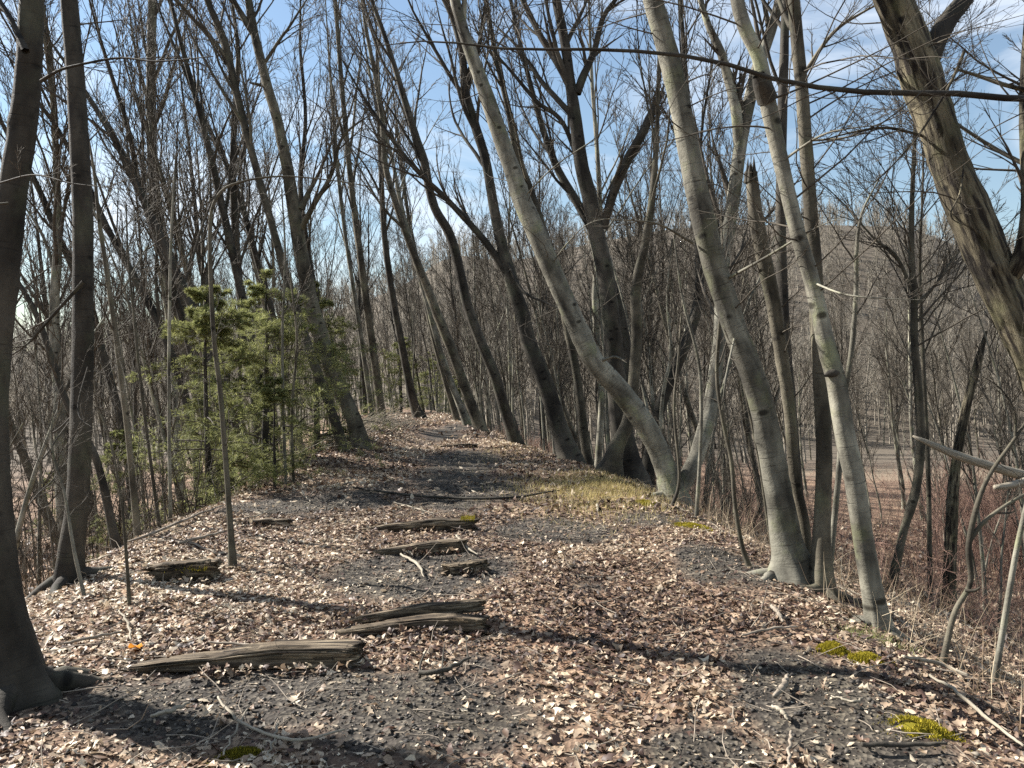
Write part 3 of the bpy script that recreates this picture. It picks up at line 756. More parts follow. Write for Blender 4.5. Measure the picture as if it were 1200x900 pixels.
    Y = 16.3
    T = hero([(668, 540, 32), (655, 500, 24), (636, 442, 22), (619, 400, 20), (612, 365, 19), (606, 350, 19), (598, 322, 17), (589, 290, 15), (581, 255, 14), (574, 215, 13), (567, 180, 13), (556, 145, 13), (546, 110, 12), (541, 60, 10), (530, 20, 8), (512, -20, 7)], Y, 120,
             'crooked dark trunk with a knobbly bend and splayed foot on the right lip', M_DARK, top=3.5, sides=18, ring=0.1, flare=0.45)
    T.limb([W(600, 330, Y), W(570, 285, Y), W(530, 240, Y), W(480, 190, Y), W(430, 120, Y), W(395, 60, Y)], [0.09, 0.08, 0.065, 0.05, 0.03, 0.01], 8, 2.0, 0.9, rmin=0.006)
    T.limb([W(592, 300, Y), W(612, 340, Y - .5), W(640, 355, Y - .8), (W(655, 362, Y - 1))], [0.04, 0.03, 0.02, 0.008], 6, 0.7, 0.7)
    T.limb([W(546, 112, Y), W(560, 60, Y + .2), W(566, 20, Y + .3), W(580, -40, Y + .3)], [0.06, 0.05, 0.03, 0.012], 7, 1.2, 0.9, rmin=0.005)
    T.limbs(16, 0.45, 1.0, 0.5, 0.3, 4, 8, 0.006); T.done()

    # forked pair at the right lip
    Y = gy(790, 588)
    T = hero([(790, 592, 36), (787, 570, 31), (773, 531, 29), (751, 490, 30), (724, 455, 29), (697, 425, 28), (677, 385, 27), (661, 350, 26), (645, 312, 26), (633, 283, 26), (614, 240, 25), (601, 200, 22), (588, 165, 21), (575, 125, 20), (562, 90, 18), (551, 60, 17), (541, 30, 15), (533, 0, 14), (524, -50, 12)], Y, 121,
             'big grey trunk curving far to the left from its forked foot on the right lip', M_SMOOTH, top=3.5, sides=24, ring=0.06, flare=0.45)
    T.limb([W(792, 586, Y), W(800, 566, Y + .05), W(813, 545, Y + .15), W(829, 492, Y + .3), W(838, 440, Y + .5), W(843, 400, Y + .7), W(846, 340, Y + .9), W(849, 300, Y + 1), W(857, 250, Y + 1), W(864, 195, Y + 1), W(871, 150, Y + 1), W(880, 110, Y + 1), W(889, 75, Y + 1), W(905, 30, Y + 1), W(916, -10, Y + 1), W(925, -70, Y + 1)],
           [0.11, 0.12, 0.115, 0.11, 0.105, 0.10, 0.105, 0.11, 0.11, 0.11, 0.105, 0.10, 0.10, 0.085, 0.07, 0.05], 14, 1.0, 0.6, 'second_stem', rmin=0.004)
    T.limb([W(866, 170, Y + 1), W(862, 130, Y + .9), W(854, 95, Y + .9), W(844, 60, Y + .8), W(830, 30, Y + .8), W(818, -10, Y + .8)], [0.09, 0.085, 0.075, 0.065, 0.055, 0.04], 9, 1.0, 0.7, rmin=0.004)
    T.limb([W(645, 312, Y), W(665, 285, Y - .5), W(690, 262, Y - .8), W(720, 255, Y - 1)], [0.012, 0.009, 0.006, 0.002], 5, .7, .8, rmin=0.0025)
    T.limb([W(610, 235, Y), W(650, 195, Y - .5), W(700, 160, Y - .8), W(740, 120, Y - 1)], [0.013, 0.009, 0.006, 0.002], 5, .7, .8, rmin=0.0025)
    T.limb([W(700, 425, Y), W(720, 418, Y - .3), W(735, 425, Y - .5)], [0.03, 0.02, 0.006], 6, .4, .6, rmin=0.003)
    T.roots(6, .13, .6); T.fine(14, 0.2, 0.7, 1.6); T.limbs(10, 0.6, 1.0, 0.5, 0.3, 4, 7, 0.0045); T.done()

    Y = gy(926, 680)
    T = hero([(928, 688, 66), (925, 655, 46), (920, 630, 40), (911, 570, 36), (893, 480, 33), (878, 430, 32), (862, 388, 31), (848, 345, 31), (835, 305, 31), (821, 242, 30), (808, 180, 28), (795, 112, 27), (780, 50, 26), (765, 0, 25), (750, -60, 23)], Y, 122,
             'biggest smooth pale trunk on the right, tapering up in one long lean to the left', M_SMOOTH, top=3.5, sides=28, ring=0.05, flare=0.5)
    T.limb([W(850, 328, Y), W(900, 300, Y - .6), W(950, 270, Y - 1.0), W(985, 255, Y - 1.3)], [0.014, 0.010, 0.006, 0.002], 6, .8, .8, rmin=0.002)
    T.limb([W(812, 285, Y), W(770, 262, Y - .3), W(730, 258, Y - .5), W(690, 255, Y - .8)], [0.010, 0.008, 0.005, 0.002], 5, .8, .8, rmin=0.002)
    T.limb([W(862, 390, Y), W(851, 440, Y - .5), W(846, 480, Y - .6)], [0.010, 0.007, 0.002], 5, .5, .6, rmin=0.002)
    T.roots(6, .11, .5); T.fine(16, 0.25, 0.75, 1.3); T.limbs(8, 0.72, 1.0, 0.5, 0.3, 3, 7, 0.0035); T.done()

    Y = gy(1030, 738)
    T = hero([(1032, 745, 34), (1026, 715, 29), (1014, 650, 27), (1001, 560, 27), (990, 510, 27), (980, 450, 26), (970, 410, 24), (960, 365, 22), (949, 320, 21), (938, 285, 21), (929, 250, 20), (919, 205, 20), (909, 160, 21), (899, 115, 21), (890, 70, 18), (874, 35, 18), (864, 0, 17), (855, -60, 15)], Y, 123,
             'pale trunk lowest on the right slope, its foot by the greenery, leaning left', M_SMOOTH, top=3, sides=24, ring=0.045, flare=0.35, rough=False)
    T.limb([W(900, 118, Y), W(893, 98, Y - .05), W(889, 88, Y - .08)], [0.075, 0.065, 0.045], 12, 0, name='burl', mat=M_DARK)
    T.limb([W(966, 440, Y - .04), W(977, 437, Y - .055), W(988, 437, Y - .03)], [0.012, 0.032, 0.014], 10, 0, name='knot', mat=M_DARK)
    T.limb([W(915, 190, Y), W(960, 160, Y - .3), W(1000, 150, Y - .5), W(1060, 145, Y - .6)], [0.011, 0.008, 0.005, 0.002], 5, .9, .8, rmin=0.002)
    T.limb([W(950, 330, Y), W(990, 345, Y - .3), W(1040, 350, Y - .5), W(1100, 352, Y - .6)], [0.009, 0.007, 0.004, 0.0015], 5, .9, .8, rmin=0.0018)
    T.roots(5, .075, .35); T.fine(24, 0.3, 0.85, 1.6, rmin=0.0022); T.limbs(7, 0.78, 1.0, 0.5, 0.3, 3, 6, 0.003); T.done()

    T = hero([(964, 694, 30), (963, 640, 24), (964, 600, 22), (966, 520, 21), (962, 450, 20), (958, 380, 19), (955, 310, 19), (950, 250, 17), (945, 180, 17), (940, 110, 16), (934, 50, 16), (930, 0, 15), (926, -60, 13)], gy(962, 692), 124,
             'straight upright grey trunk between the two pale leaning trunks on the right', M_GREY, top=3.5, sides=18, ring=0.07)
    T.limb([W(945, 165, 7.2), W(985, 162, 7), W(1020, 155, 6.8)], [0.012, 0.009, 0.003], 6, 1, .8, rmin=0.0025)
    T.limb([W(940, 90, 7.2), W(975, 40, 7.1), W(1010, 15, 7.0), W(1060, -10, 6.8)], [0.022, 0.017, 0.012, 0.004], 6, 1.4, .9, rmin=0.0025)
    T.roots(5, .09, .4); T.fine(26, 0.35, 0.85, 1.9, rmin=0.0025); T.limbs(14, 0.5, 1.0, 0.7, 0.3, 4, 7, 0.0035); T.done()

    T = hero([(952, 714, 19), (947, 662, 15), (942, 612, 15), (932, 560, 15), (925, 480, 16), (918, 430, 17), (906, 355, 19), (894, 300, 20), (886, 255, 19), (881, 208, 15)], 6.5, 125,
             'dark broken snag among the right trunks, snapped off at head height of the crowns', M_GREY, top=None, sides=16, ring=0.06, flare=0.3, name='broken_snag')
    p = W(880, 206, 6.5); mb = MB()
    for k in range(6):
        a = k * 1.05; o = np.array([math.cos(a), math.sin(a), 0]) * 0.035
        tubes(mb, np.array([[p + o + (0, 0, -0.06), p + o * 1.1 + (0, 0, 0.03), p + o * 0.9 + (0.0, 0, 0.06 + 0.05 * (k % 3))]]), np.array([[0.025, 0.018, 0.003]]), 5)
    mb.build('splintered_top', M_GREY, T.root, T.base); T.fine(8, 0.4, 0.9, 0.6); T.done()

    T = hero([(940, 660, 20), (936, 600, 16), (930, 520, 15), (922, 420, 14), (916, 320, 14), (915, 220, 13), (917, 120, 13), (920, 20, 11), (921, -60, 9)], 8.6, 126,
             'narrow dark trunk half hidden behind the pale leaning trunks on the right', M_DARK, top=3.5, sides=14, ring=0.1)
    T.limbs(12, 0.5, 1.0, 0.5, 0.3, 3, 7, 0.004); T.fine(8, .3, .6, 1.2); T.done()

    # dark cluster in the middle
    Y = 14.2
    T = hero([(737, 552, 44), (731, 520, 32), (725, 480, 27), (718, 400, 24), (711, 330, 23), (701, 280, 21), (691, 232, 21), (681, 190, 19), (673, 130, 17), (667, 90, 14), (662, 50, 13), (652, 0, 12), (645, -60, 9)], Y, 127,
             'dark trunk in the middle cluster, forking into three above the treetops of the valley', M_DARK, top=3.5, sides=18, ring=0.1, flare=0.5)
    T.limb([W(672, 108, Y), W(655, 75, Y), W(635, 45, Y + .2), W(622, 20, Y + .3), W(608, -10, Y + .3), W(590, -60, Y + .3)], [0.09, 0.08, 0.06, 0.05, 0.04, 0.02], 8, 1.3, .9, rmin=0.005)
    T.limb([W(676, 110, Y), W(684, 88, Y), W(696, 60, Y), W(707, 20, Y), W(724, -5, Y), W(745, -50, Y)], [0.08, 0.075, 0.06, 0.05, 0.04, 0.02], 8, 1.3, .9, rmin=0.005)
    T.limb([W(707, 268, Y), W(718, 228, Y - .2), W(735, 188, Y - .3), W(751, 160, Y - .4), W(764, 132, Y - .4), W(776, 108, Y - .4)], [0.08, 0.085, 0.085, 0.08, 0.07, 0.05], 10, 1.2, .8, rmin=0.005)
    T.limb([W(690, 222, Y), W(660, 145, Y + .3), W(630, 120, Y + .3), W(600, 85, Y + .3), W(570, 50, Y + .3)], [0.05, 0.045, 0.04, 0.03, 0.01], 8, 1.4, .9, rmin=0.005)
    T.limbs(12, 0.5, 1.0, 0.5, 0.3, 3, 8, 0.0055); T.done()
    for k, (pts, Y, lab, mat) in enumerate([
        ([(713, 552, 30), (722, 525, 22), (735, 498, 18), (742, 455, 16), (746, 400, 15), (745, 352, 14), (748, 320, 13), (755, 290, 11), (762, 250, 10), (767, 200, 8), (770, 150, 6), (772, 80, 5)], 13.6, 'grey trunk crossing in front of the dark middle cluster, curving to the right', M_GREY),
        ([(755, 548, 20), (768, 497, 16), (785, 447, 15), (803, 405, 15), (815, 370, 14), (820, 330, 13), (819, 290, 11), (816, 250, 10), (812, 190, 9), (806, 120, 7), (800, 40, 6)], 14.8, 'dark trunk of the middle cluster leaning right before it straightens', M_DARK),
        ([(728, 548, 18), (738, 470, 15), (733, 400, 13), (722, 350, 13), (708, 310, 13), (694, 270, 12), (672, 230, 11), (650, 190, 10), (630, 130, 8), (612, 60, 6)], 15.4, 'dark trunk at the back of the middle cluster with a kink to the left', M_DARK),
        ([(690, 520, 12), (676, 440, 11), (664, 380, 12), (652, 320, 12), (640, 280, 12), (622, 225, 11), (606, 180, 10), (596, 130, 8), (580, 60, 7), (570, 0, 5)], 17, 'slender trunk just behind the big curving one, leaning the same way', M_GREY),
        ([(700, 530, 10), (705, 460, 9), (699, 390, 9), (698, 330, 8), (703, 260, 7), (700, 180, 6), (694, 100, 5)], 19, 'slim upright trunk left of the dark middle cluster', M_SMOOTH),
    ]):
        p, r = trace(pts, Y, random.uniform(-.5, .5), 4)
        T = Tree(p, r, 300 + k, label=lab, mat=mat, sides=14, ring=0.12)
        T.limbs(13, 0.42, 1.0, 0.42, 0.34, 4, 7, 0.0055); T.done()

    # rough trunk at the top right
    Y = 6.0
    T = hero([(1264, 800, 80), (1258, 740, 66), (1250, 640, 58), (1238, 520, 55), (1216, 432, 53), (1190, 372, 52), (1158, 302, 52), (1136, 250, 53), (1117, 202, 47), (1101, 152, 46), (1083, 102, 50), (1068, 52, 46), (1048, 0, 43), (1030, -50, 38)], Y, 128,
             'thick trunk with furrowed bark leaning in from the right edge', M_ROUGH, top=2.5, sides=44, ring=0.03, rough=True, flare=0.3)
    T.limb([W(1090, 72, Y), W(1099, 45, Y), W(1112, 22, Y + .05), W(1128, 2, Y + .1), W(1150, -30, Y + .2)], [0.07, 0.075, 0.07, 0.065, 0.05], 14, .8, .7, mat=M_DARK, rmin=0.0025)
    T.limb([W(1178, 330, Y), W(1190, 316, Y - .12), W(1200, 290, Y - .15), W(1204, 240, Y - .15), W(1202, 180, Y - .1), W(1200, 100, Y), W(1205, 0, Y)], [0.06, 0.07, 0.06, 0.045, 0.04, 0.03, 0.02], 12, .7, .7, rmin=0.0025)
    T.limb([W(1117, 80, Y - .1), W(1150, 90, Y - .2), W(1180, 100, Y - .3), W(1230, 112, Y - .3)], [0.008, 0.014, 0.016, 0.02], 7, .5, .8, rmin=0.002)
    T.limb([W(1130, 190, Y - .15), W(1125, 225, Y - .3), W(1115, 255, Y - .4), W(1150, 270, Y - .5)], [0.007, 0.006, 0.005, 0.002], 5, .6, .7, rmin=0.0018)
    T.limb([W(1085, 160, Y), W(1040, 150, Y), W(1000, 155, Y), W(960, 165, Y)], [0.013, 0.011, 0.008, 0.003], 6, 1, .8, rmin=0.002)
    T.limb([W(1130, 60, Y - .4), W(1115, 95, Y - .4), W(1095, 130, Y - .4), W(1075, 160, Y - .4), W(1040, 200, Y - .4), W(1000, 235, Y - .4)], [0.012, 0.011, 0.009, 0.007, 0.005, 0.002], 6, 1, .8, rmin=0.0018)
    T.fine(12, 0.4, 0.85, 1.1, rmin=0.002); T.done()

    # thin mid-ground tree with a wide twiggy crown against the ridge
    Y = 12.0
    T = hero([(1043, 664, 12), (1058, 625, 10), (1072, 580, 11), (1079, 520, 11), (1077, 470, 11), (1072, 400, 10), (1071, 350, 9), (1068, 290, 8), (1069, 230, 6), (1072, 160, 5), (1074, 90, 3)], Y, 129,
             'thin tree with a wide twiggy crown standing alone before the wooded ridge', M_GREY, top=1.5, sides=12, ring=0.1)
    T.limb([W(1071, 345, Y), W(1050, 300, Y), W(1025, 280, Y), W(985, 235, Y), W(950, 205, Y)], [0.035, 0.028, 0.02, 0.012, 0.004], 6, 1.8, .9)
    T.limb([W(1070, 360, Y), W(1095, 335, Y), W(1120, 300, Y), W(1150, 270, Y)], [0.03, 0.022, 0.014, 0.004], 6, 1.6, .9)
    T.limbs(34, 0.40, 1.0, .75, 0.30, 5, 8, 0.0035, up=0.035, rf=.3); T.done()
    T = hero([(1088, 560, 6), (1084, 470, 6), (1080, 380, 5), (1078, 300, 4), (1081, 230, 3), (1083, 150, 2)], 13.5, 130, 'very thin stem just right of the lone twiggy tree', M_GREY, top=1, sides=8, ring=.15)
    T.limbs(18, 0.4, 1, .8, .3, 3, 7, .0042); T.done()
    # rotten reddish snag
    p, r = trace([(1116, 592, 15), (1122, 530, 12), (1134, 470, 11), (1146, 425, 10), (1156, 388, 3)], 13)
    T = Tree(p, r, 131, name='broken_snag', label='rotten reddish brown snag broken off behind the fallen pale limb', mat=M_ROUGH, rough=True, sides=16, ring=0.06, flare=0.3); T.done()
build_heroes()
def right_tree():
    Y = 8.6
    p, r = trace([(1325, 800, 30), (1318, 600, 24), (1306, 400, 21), (1290, 220, 18), (1270, 60, 14), (1250, -80, 10)], Y, .4, 2)
    T = Tree(p, r, 142, label='slim tree past the right edge reaching fine twigs over the ridge and sky', mat=M_GREY, sides=12, ring=.1)
    T.limbs(20, .42, 1.0, 1.05, .36, 4, 8, .003, up=.02); T.done()
right_tree()
def shadow_tree():  # added out-of-frame tree, placed to broaden the trunk shadow on the cinder
    x, y = -4.7, 4.85; z = hz(x, y)
    p = np.array([[x, y, z - .1], [x - .05, y, z + 1], [x - .1, y + .05, z + 2.2], [x - .05, y + .1, z + 4], [x + .1, y + .1, z + 6.5], [x + .1, y + .2, z + 9.5]])
    T = Tree(p, [.17, .14, .13, .12, .10, .06], 141, label='unseen thick trunk added outside the left edge to broaden the shadow on the cinder', mat=M_DARK, sides=16, ring=.1); T.limbs(5, .7, 1, .5, .3, 2, 5, .004); T.done()
shadow_tree()

# ------------------------------------------------------------------ saplings traced from the photograph
def build_saplings():
    Y = 4.75
    p, r = trace([(1103, 772, 11), (1118, 720, 9), (1137, 683, 9), (1135, 640, 10), (1145, 592, 9), (1160, 556, 7), (1185, 520, 6), (1204, 492, 5), (1240, 440, 4), (1260, 380, 2)], Y); r = r * .78
    T = Tree(p, r, 401, 'sapling', 'crooked forked sapling on the right slope below the pale fallen limb', 'sapling', mat=M_GREY, sides=10, ring=.04, flare=.2)
    T.limb([W(1137, 632, Y), W(1150, 615, Y), W(1170, 598, Y), W(1205, 578, Y + .1), W(1260, 560, Y + .2)], [.017, .014, .012, .01, .004], 7, .6, .6, rmin=.0016)
    T.limb([W(1131, 692, Y), W(1142, 692, Y - .03), W(1149, 688, Y - .05)], [.014, .01, .005], 6, 0)
    T.limb([W(1190, 512, Y), W(1188, 480, Y), W(1172, 455, Y), W(1150, 440, Y)], [.009, .006, .004, .0015], 5, .8, .8, rmin=.0015)
    T.fine(6, .5, 1, .5, rmin=.0015); T.done()
    p, r = trace([(1163, 792, 9), (1175, 740, 9), (1185, 680, 9), (1194, 632, 8), (1206, 580, 8), (1222, 500, 6), (1235, 400, 4), (1250, 300, 2)], Y - .15); r = r * .8
    T = Tree(p, r, 402, 'sapling', 'sinuous pale sapling at the far right edge of the slope', 'sapling', mat=M_SMOOTH, sides=10, ring=.04, flare=.2); T.fine(9, .3, 1, .6, rmin=.0015); T.done()
    specs = [
        ([(880, 682, 9), (870, 642, 7), (861, 590, 7), (857, 540, 7), (845, 482, 6), (840, 430, 6), (846, 330, 5), (838, 250, 3)], 6.7, M_GREY, 'thin crooked sapling in front of the biggest pale trunk'),
        ([(970, 694, 9), (978, 605, 9), (985, 530, 9), (988, 475, 8), (998, 410, 8), (1003, 345, 7), (1004, 290, 6), (1010, 250, 4), (1030, 210, 2)], 6.6, M_SMOOTH, 'pale sapling leaning right across the low trunk on the right slope'),
        ([(786, 600, 6), (796, 560, 5), (790, 480, 5), (795, 420, 4), (800, 350, 3)], 9.8, M_GREY, 'little stem at the foot of the forked trunk'),
        ([(816, 608, 7), (820, 540, 6), (822, 480, 6), (818, 420, 5), (800, 350, 4), (790, 280, 2)], 9.5, M_SMOOTH, 'pale straight sapling right of the forked trunk'),
        ([(771, 536, 7), (776, 470, 6), (786, 415, 5), (782, 350, 4), (788, 280, 3)], 12.6, M_SMOOTH, 'pale stem behind the big curving trunk'),
        ([(905, 600, 6), (890, 540, 6), (876, 470, 6), (866, 420, 5), (850, 330, 4), (845, 250, 2)], 9.0, M_GREY, 'thin sapling half behind the biggest pale trunk'),
        ([(152, 718, 6), (148, 650, 5), (142, 585, 4), (130, 520, 3), (112, 470, 2)], 5.5, M_GREY, 'short dark sapling among the leaves right of the second trunk'),
        ([(100, 705, 6), (86, 640, 5), (76, 580, 4), (60, 520, 3), (66, 460, 2)], 5.8, M_SMOOTH, 'thin pale sapling at the foot of the second trunk'),
        ([(162, 632, 11), (150, 510, 9), (142, 440, 9), (134, 380, 8), (124, 310, 7), (117, 265, 6), (110, 200, 4), (100, 140, 2)], 8.8, M_GREY, 'dark pole left of the hemlocks, clear of the second trunk'),
        ([(188, 628, 6), (175, 530, 5), (165, 450, 5), (157, 370, 4), (150, 300, 3), (148, 240, 2)], 9.2, M_GREY, 'thin pole between the dark pole and the hemlocks'),
        ([(200, 606, 6), (198, 480, 5), (199, 350, 5), (201, 270, 4), (206, 180, 2)], 9.8, M_SMOOTH, 'thin upright pale pole at the hemlocks left side'),
        ([(138, 612, 14), (113, 540, 11), (78, 472, 10), (45, 375, 9), (18, 325, 7), (-20, 260, 5)], 8.2, M_DARK, 'dark pole leaning hard left behind the second trunk'),
        ([(335, 568, 5), (332, 480, 5), (331, 390, 4), (334, 300, 3), (330, 220, 2)], 12.0, M_SMOOTH, 'slim pale stem in front of the hemlocks'),
        ([(344, 564, 5), (342, 480, 4), (348, 400, 4), (340, 320, 3)], 12.2, M_GREY, 'slim dark stem in front of the hemlocks'),
        ([(192, 415, 2), (185, 412, 2), (190, 420, 2)], 0, None, ''),
    ]
    for k, (pts, Y, mat, lab) in enumerate(specs):
        if not lab: continue
        p, r = trace(pts, Y, random.uniform(-.2, .2)); r = r * .85
        T = Tree(p, r, 420 + k, 'sapling', lab, 'sapling', mat=mat, sides=9, ring=.08, flare=.2)
        rm = .0018 * max(1, Y / 7)
        T.fine(10, .3, 1, .9, .9, .05, rm)
        T.limbs(6, .5, 1, .6, .3, 1, 5, rm, deep=False); T.done()
build_saplings()

# ------------------------------------------------------------------ the wood: repeats
def copy_tree(o, loc, rz, sc, label, group):
    r = o.copy(); COL.objects.link(r)
    r.location = loc; r.rotation_euler = (0, 0, rz); r.scale = (sc, sc, sc)
    r['label'] = label; r['group'] = group
    for ch in o.children:
        c = ch.copy(); COL.objects.link(c); c.parent = r
        for g in ch.children:
            d = g.copy(); COL.objects.link(d); d.parent = c
    return r

def proto_tree(seed, H, lean, r0, mat, nl, t0, lim=.30, rmin=.007):
    rng = np.random.default_rng(seed)
    n = 9; P = np.zeros((n, 3)); a = lean * 1.25
    for k in range(1, n):
        a = a * 0.90 + rng.normal(0, 0.03)
        b = rng.normal(0, 0.05)
        P[k] = P[k - 1] + np.array([-math.sin(a), math.sin(b), math.cos(a)]) * H / (n - 1)
    R = r0 * (1 - np.linspace(0, 1, n) ** 1.2 * 0.9)
    T = Tree(P, R, seed, mat=mat, sides=9, ring=.35, flare=.4)
    if rng.random() < .6:
        f = int(rng.integers(3, 6)); d = nrm(P[f + 1] - P[f]); e = nrm(d + np.array([rng.uniform(.2, .6), rng.normal(0, .3), .1]))
        q = [P[f]]; m = H * (1 - f / n) * .8
        for k in range(5):
            q.append(q[-1] + e * m / 5); e = nrm(e + np.array([-.05, 0, .10]) + rng.normal(0, .04, 3))
        T.limb(q, R[f] * .75 * (1 - np.linspace(0, .88, 6)), 7, 2.2, .9, rmin=rmin)
    T.limbs(nl, t0, 1.0, .44, lim, 1, 6, rmin, up=.05); T.done()
    return T

FREE = []
def ok_spot(x, y, gap):
    if y < 40 and edge_l(y) - 0.9 < x < edge_r(y) + 0.9: return False
    for a, b in FREE:
        if (a - x) ** 2 + (b - y) ** 2 < gap * gap: return False
    FREE.append((x, y)); return True

def build_wood():
    rng = np.random.default_rng(77)
    protos = []
    for k in range(13):
        lean = [.34, .28, .22, .30, .16, .12, .26, .08, .2, .05, .14, .38, .18][k]
        H = [13, 15, 14, 12, 16, 15, 13, 16, 14, 15, 12, 12, 17][k]
        protos.append(proto_tree(900 + k, H, lean, [.11, .14, .10, .09, .15, .12, .085, .16, .11, .13, .08, .10, .15][k], [M_GREY, M_SMOOTH, M_DARK, M_GREY, M_SMOOTH][k % 5], 15 + k % 4 * 3, .34 + .04 * (k % 4), .36))
    zones = [   # name, count, Y range, px range, upright?, label, group
        ('bare leaning tree down the left slope beyond the bank', 'trees down the left slope', 21, (15.5, 36), (-120, 420), 0),
        ('bare tree on the valley side behind the middle trunks', 'trees behind the middle cluster', 17, (19, 48), (560, 900), 0),
        ('thin bare tree standing in the right hand hollow', 'trees in the right hollow', 19, (24, 55), (900, 1330), 0),
        ('slim bare tree in the dense wood beyond the path end', 'trees beyond the path end', 60, (39, 80), (200, 760), 1),
        ('slim bare tree far off at the left of the wood', 'trees far off on the left', 34, (36, 75), (-220, 260), 1),
        ('slim bare tree far off below the wooded ridge', 'trees far off below the ridge', 34, (50, 95), (740, 1380), 1)]
    used = [False] * len(protos)
    for lab, grp, cnt, (y0, y1), (p0, p1), up in zones:
        n = 0; tries = 0
        while n < cnt and tries < 4000:
            tries += 1
            y = math.sqrt(rng.uniform(y0 * y0, y1 * y1)) if rng.random() < .5 else rng.uniform(y0, y1)
            px = rng.uniform(p0, p1); x = (px - 600) / F * y
            if not ok_spot(x, y, 1.3 if y < 45 else 1.8): continue
            if px > 960 and y < 30: continue
            if px < 40 and y < 22: continue
            k = int(rng.integers(0, len(protos)))
            if up: k = [4, 5, 7, 9, 10, 8, 12, 2][k % 8]
            loc = (x, y, hz(x, y) - .05); rz = rng.normal(0, .45) if not up else rng.uniform(-1.2, 1.2); sc = rng.uniform(.75, 1.1)
            if px > 900: sc *= .78
            if not used[k]:
                used[k] = True; r = protos[k].root
                r.location = loc; r.rotation_euler = (0, 0, rz); r.scale = (sc, sc, sc); r['label'] = lab; r['group'] = grp; r['category'] = 'tree'
            else: copy_tree(protos[k].root, loc, rz, sc, lab, grp)
            n += 1
    for k, u in enumerate(used):
        if not u:
            for c in list(protos[k].root.children_recursive): bpy.data.objects.remove(c)
            bpy.data.objects.remove(protos[k].root)
    # slim poles and saplings under the trees
    sp = []
    for k in range(6):
        H = rng.uniform(4, 7.5); n = 7; P = np.zeros((n, 3)); a = rng.normal(.1, .12)
        for j in range(1, n):
            a += rng.normal(0, .06); P[j] = P[j - 1] + np.array([-math.sin(a), rng.normal(0, .05), math.cos(a)]) * H / n
        T = Tree(P, np.linspace(.034, .008, n), 950 + k, 'sapling', mat=M_SMOOTH, sides=7, ring=.3, flare=.3)
        T.limbs(11, .25, 1, .6, .34, 1, 6, .005, deep=False); T.done(); sp.append(T)
    used = [False] * 6
    L3, G3 = 'thin straight pole at the very edge of the far path', 'poles along the far path edges'
    for k in range(34):
        y = rng.uniform(15, 44); right = rng.random() < .62
        x = float(edge_r(y)) + rng.uniform(.5, 3.2) if right else float(edge_l(y)) - rng.uniform(.5, 3)
        copy_tree(sp[k % 6].root, (x, y, hz(x, y) - .03), rng.uniform(-.9, .9), rng.uniform(1.0, 1.5), L3, G3)['category'] = 'sapling'
    for lab, grp, cnt, (y0, y1), (p0, p1) in [
            ('thin bare pole sapling under the trees of the left slope', 'saplings on the left slope', 18, (9, 28), (-60, 240)),
            ('thin bare pole sapling on the slope behind the middle trunks', 'saplings behind the middle cluster', 34, (15, 36), (600, 900)),
            ('thin bare sapling in the right hand hollow', 'saplings in the right hollow', 14, (12, 40), (1000, 1260)),
            ('thin bare pole beyond the far end of the path', 'saplings beyond the path end', 26, (38, 52), (380, 680))]:
        n = 0
        while n < cnt:
            y = rng.uniform(y0, y1); px = rng.uniform(p0, p1); x = (px - 600) / F * y
            if y < 40 and edge_l(y) - .5 < x < edge_r(y) + .4: continue
            k = int(rng.integers(0, 6)); loc = (x, y, hz(x, y) - .03); rz = rng.uniform(-.9, .9); sc = rng.uniform(.7, 1.2) * (1.3 if y > 37 else 1)
            if not used[k]:
                used[k] = True; r = sp[k].root; r.location = loc; r.rotation_euler = (0, 0, rz); r.scale = (sc, sc, sc); r['label'] = lab; r['group'] = grp; r['category'] = 'sapling'
            else: copy_tree(sp[k].root, loc, rz, sc, lab, grp)
            n += 1
build_wood()

# ------------------------------------------------------------------ far wood on the ridge and across the valley (one mass)
def build_far_wood():
    rng = np.random.default_rng(31)
    mb = MB()
    def mass(x, y, H, r0, nb, nt, rt):
        n = len(x); z = height(x, y) - .2
        d = nrm(np.stack([rng.normal(-.06, .07, n), rng.normal(0, .05, n), np.ones(n)], -1))
        P = shoot(np.stack([x, y, z], -1), d, H, 5, .03, .02, rng)
        R = r0[:, None] * np.array([1, .8, .62, .4, .15])[None]
        tubes(mb, P, R, 4)
        C, RC = sprout(P, R, nb, .28, .97, .5, .2, .42, 4, .08, .08, rng, .5, rt, .55)
        tubes(mb, C, RC, 3)
        if nt:
            D, RD = sprout(C, RC, nt, .2, 1, .6, .2, .5, 3, .1, .05, rng, .6, rt * .8)
            tubes(mb, D, RD, 3)
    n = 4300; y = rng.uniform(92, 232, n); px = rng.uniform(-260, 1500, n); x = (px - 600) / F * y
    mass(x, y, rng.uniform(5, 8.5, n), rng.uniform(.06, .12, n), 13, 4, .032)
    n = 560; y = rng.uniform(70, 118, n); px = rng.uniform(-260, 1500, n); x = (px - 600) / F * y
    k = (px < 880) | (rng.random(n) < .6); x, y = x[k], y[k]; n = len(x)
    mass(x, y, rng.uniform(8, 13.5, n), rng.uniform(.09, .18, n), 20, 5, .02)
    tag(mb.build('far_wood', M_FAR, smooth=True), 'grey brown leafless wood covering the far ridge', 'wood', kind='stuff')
build_far_wood()

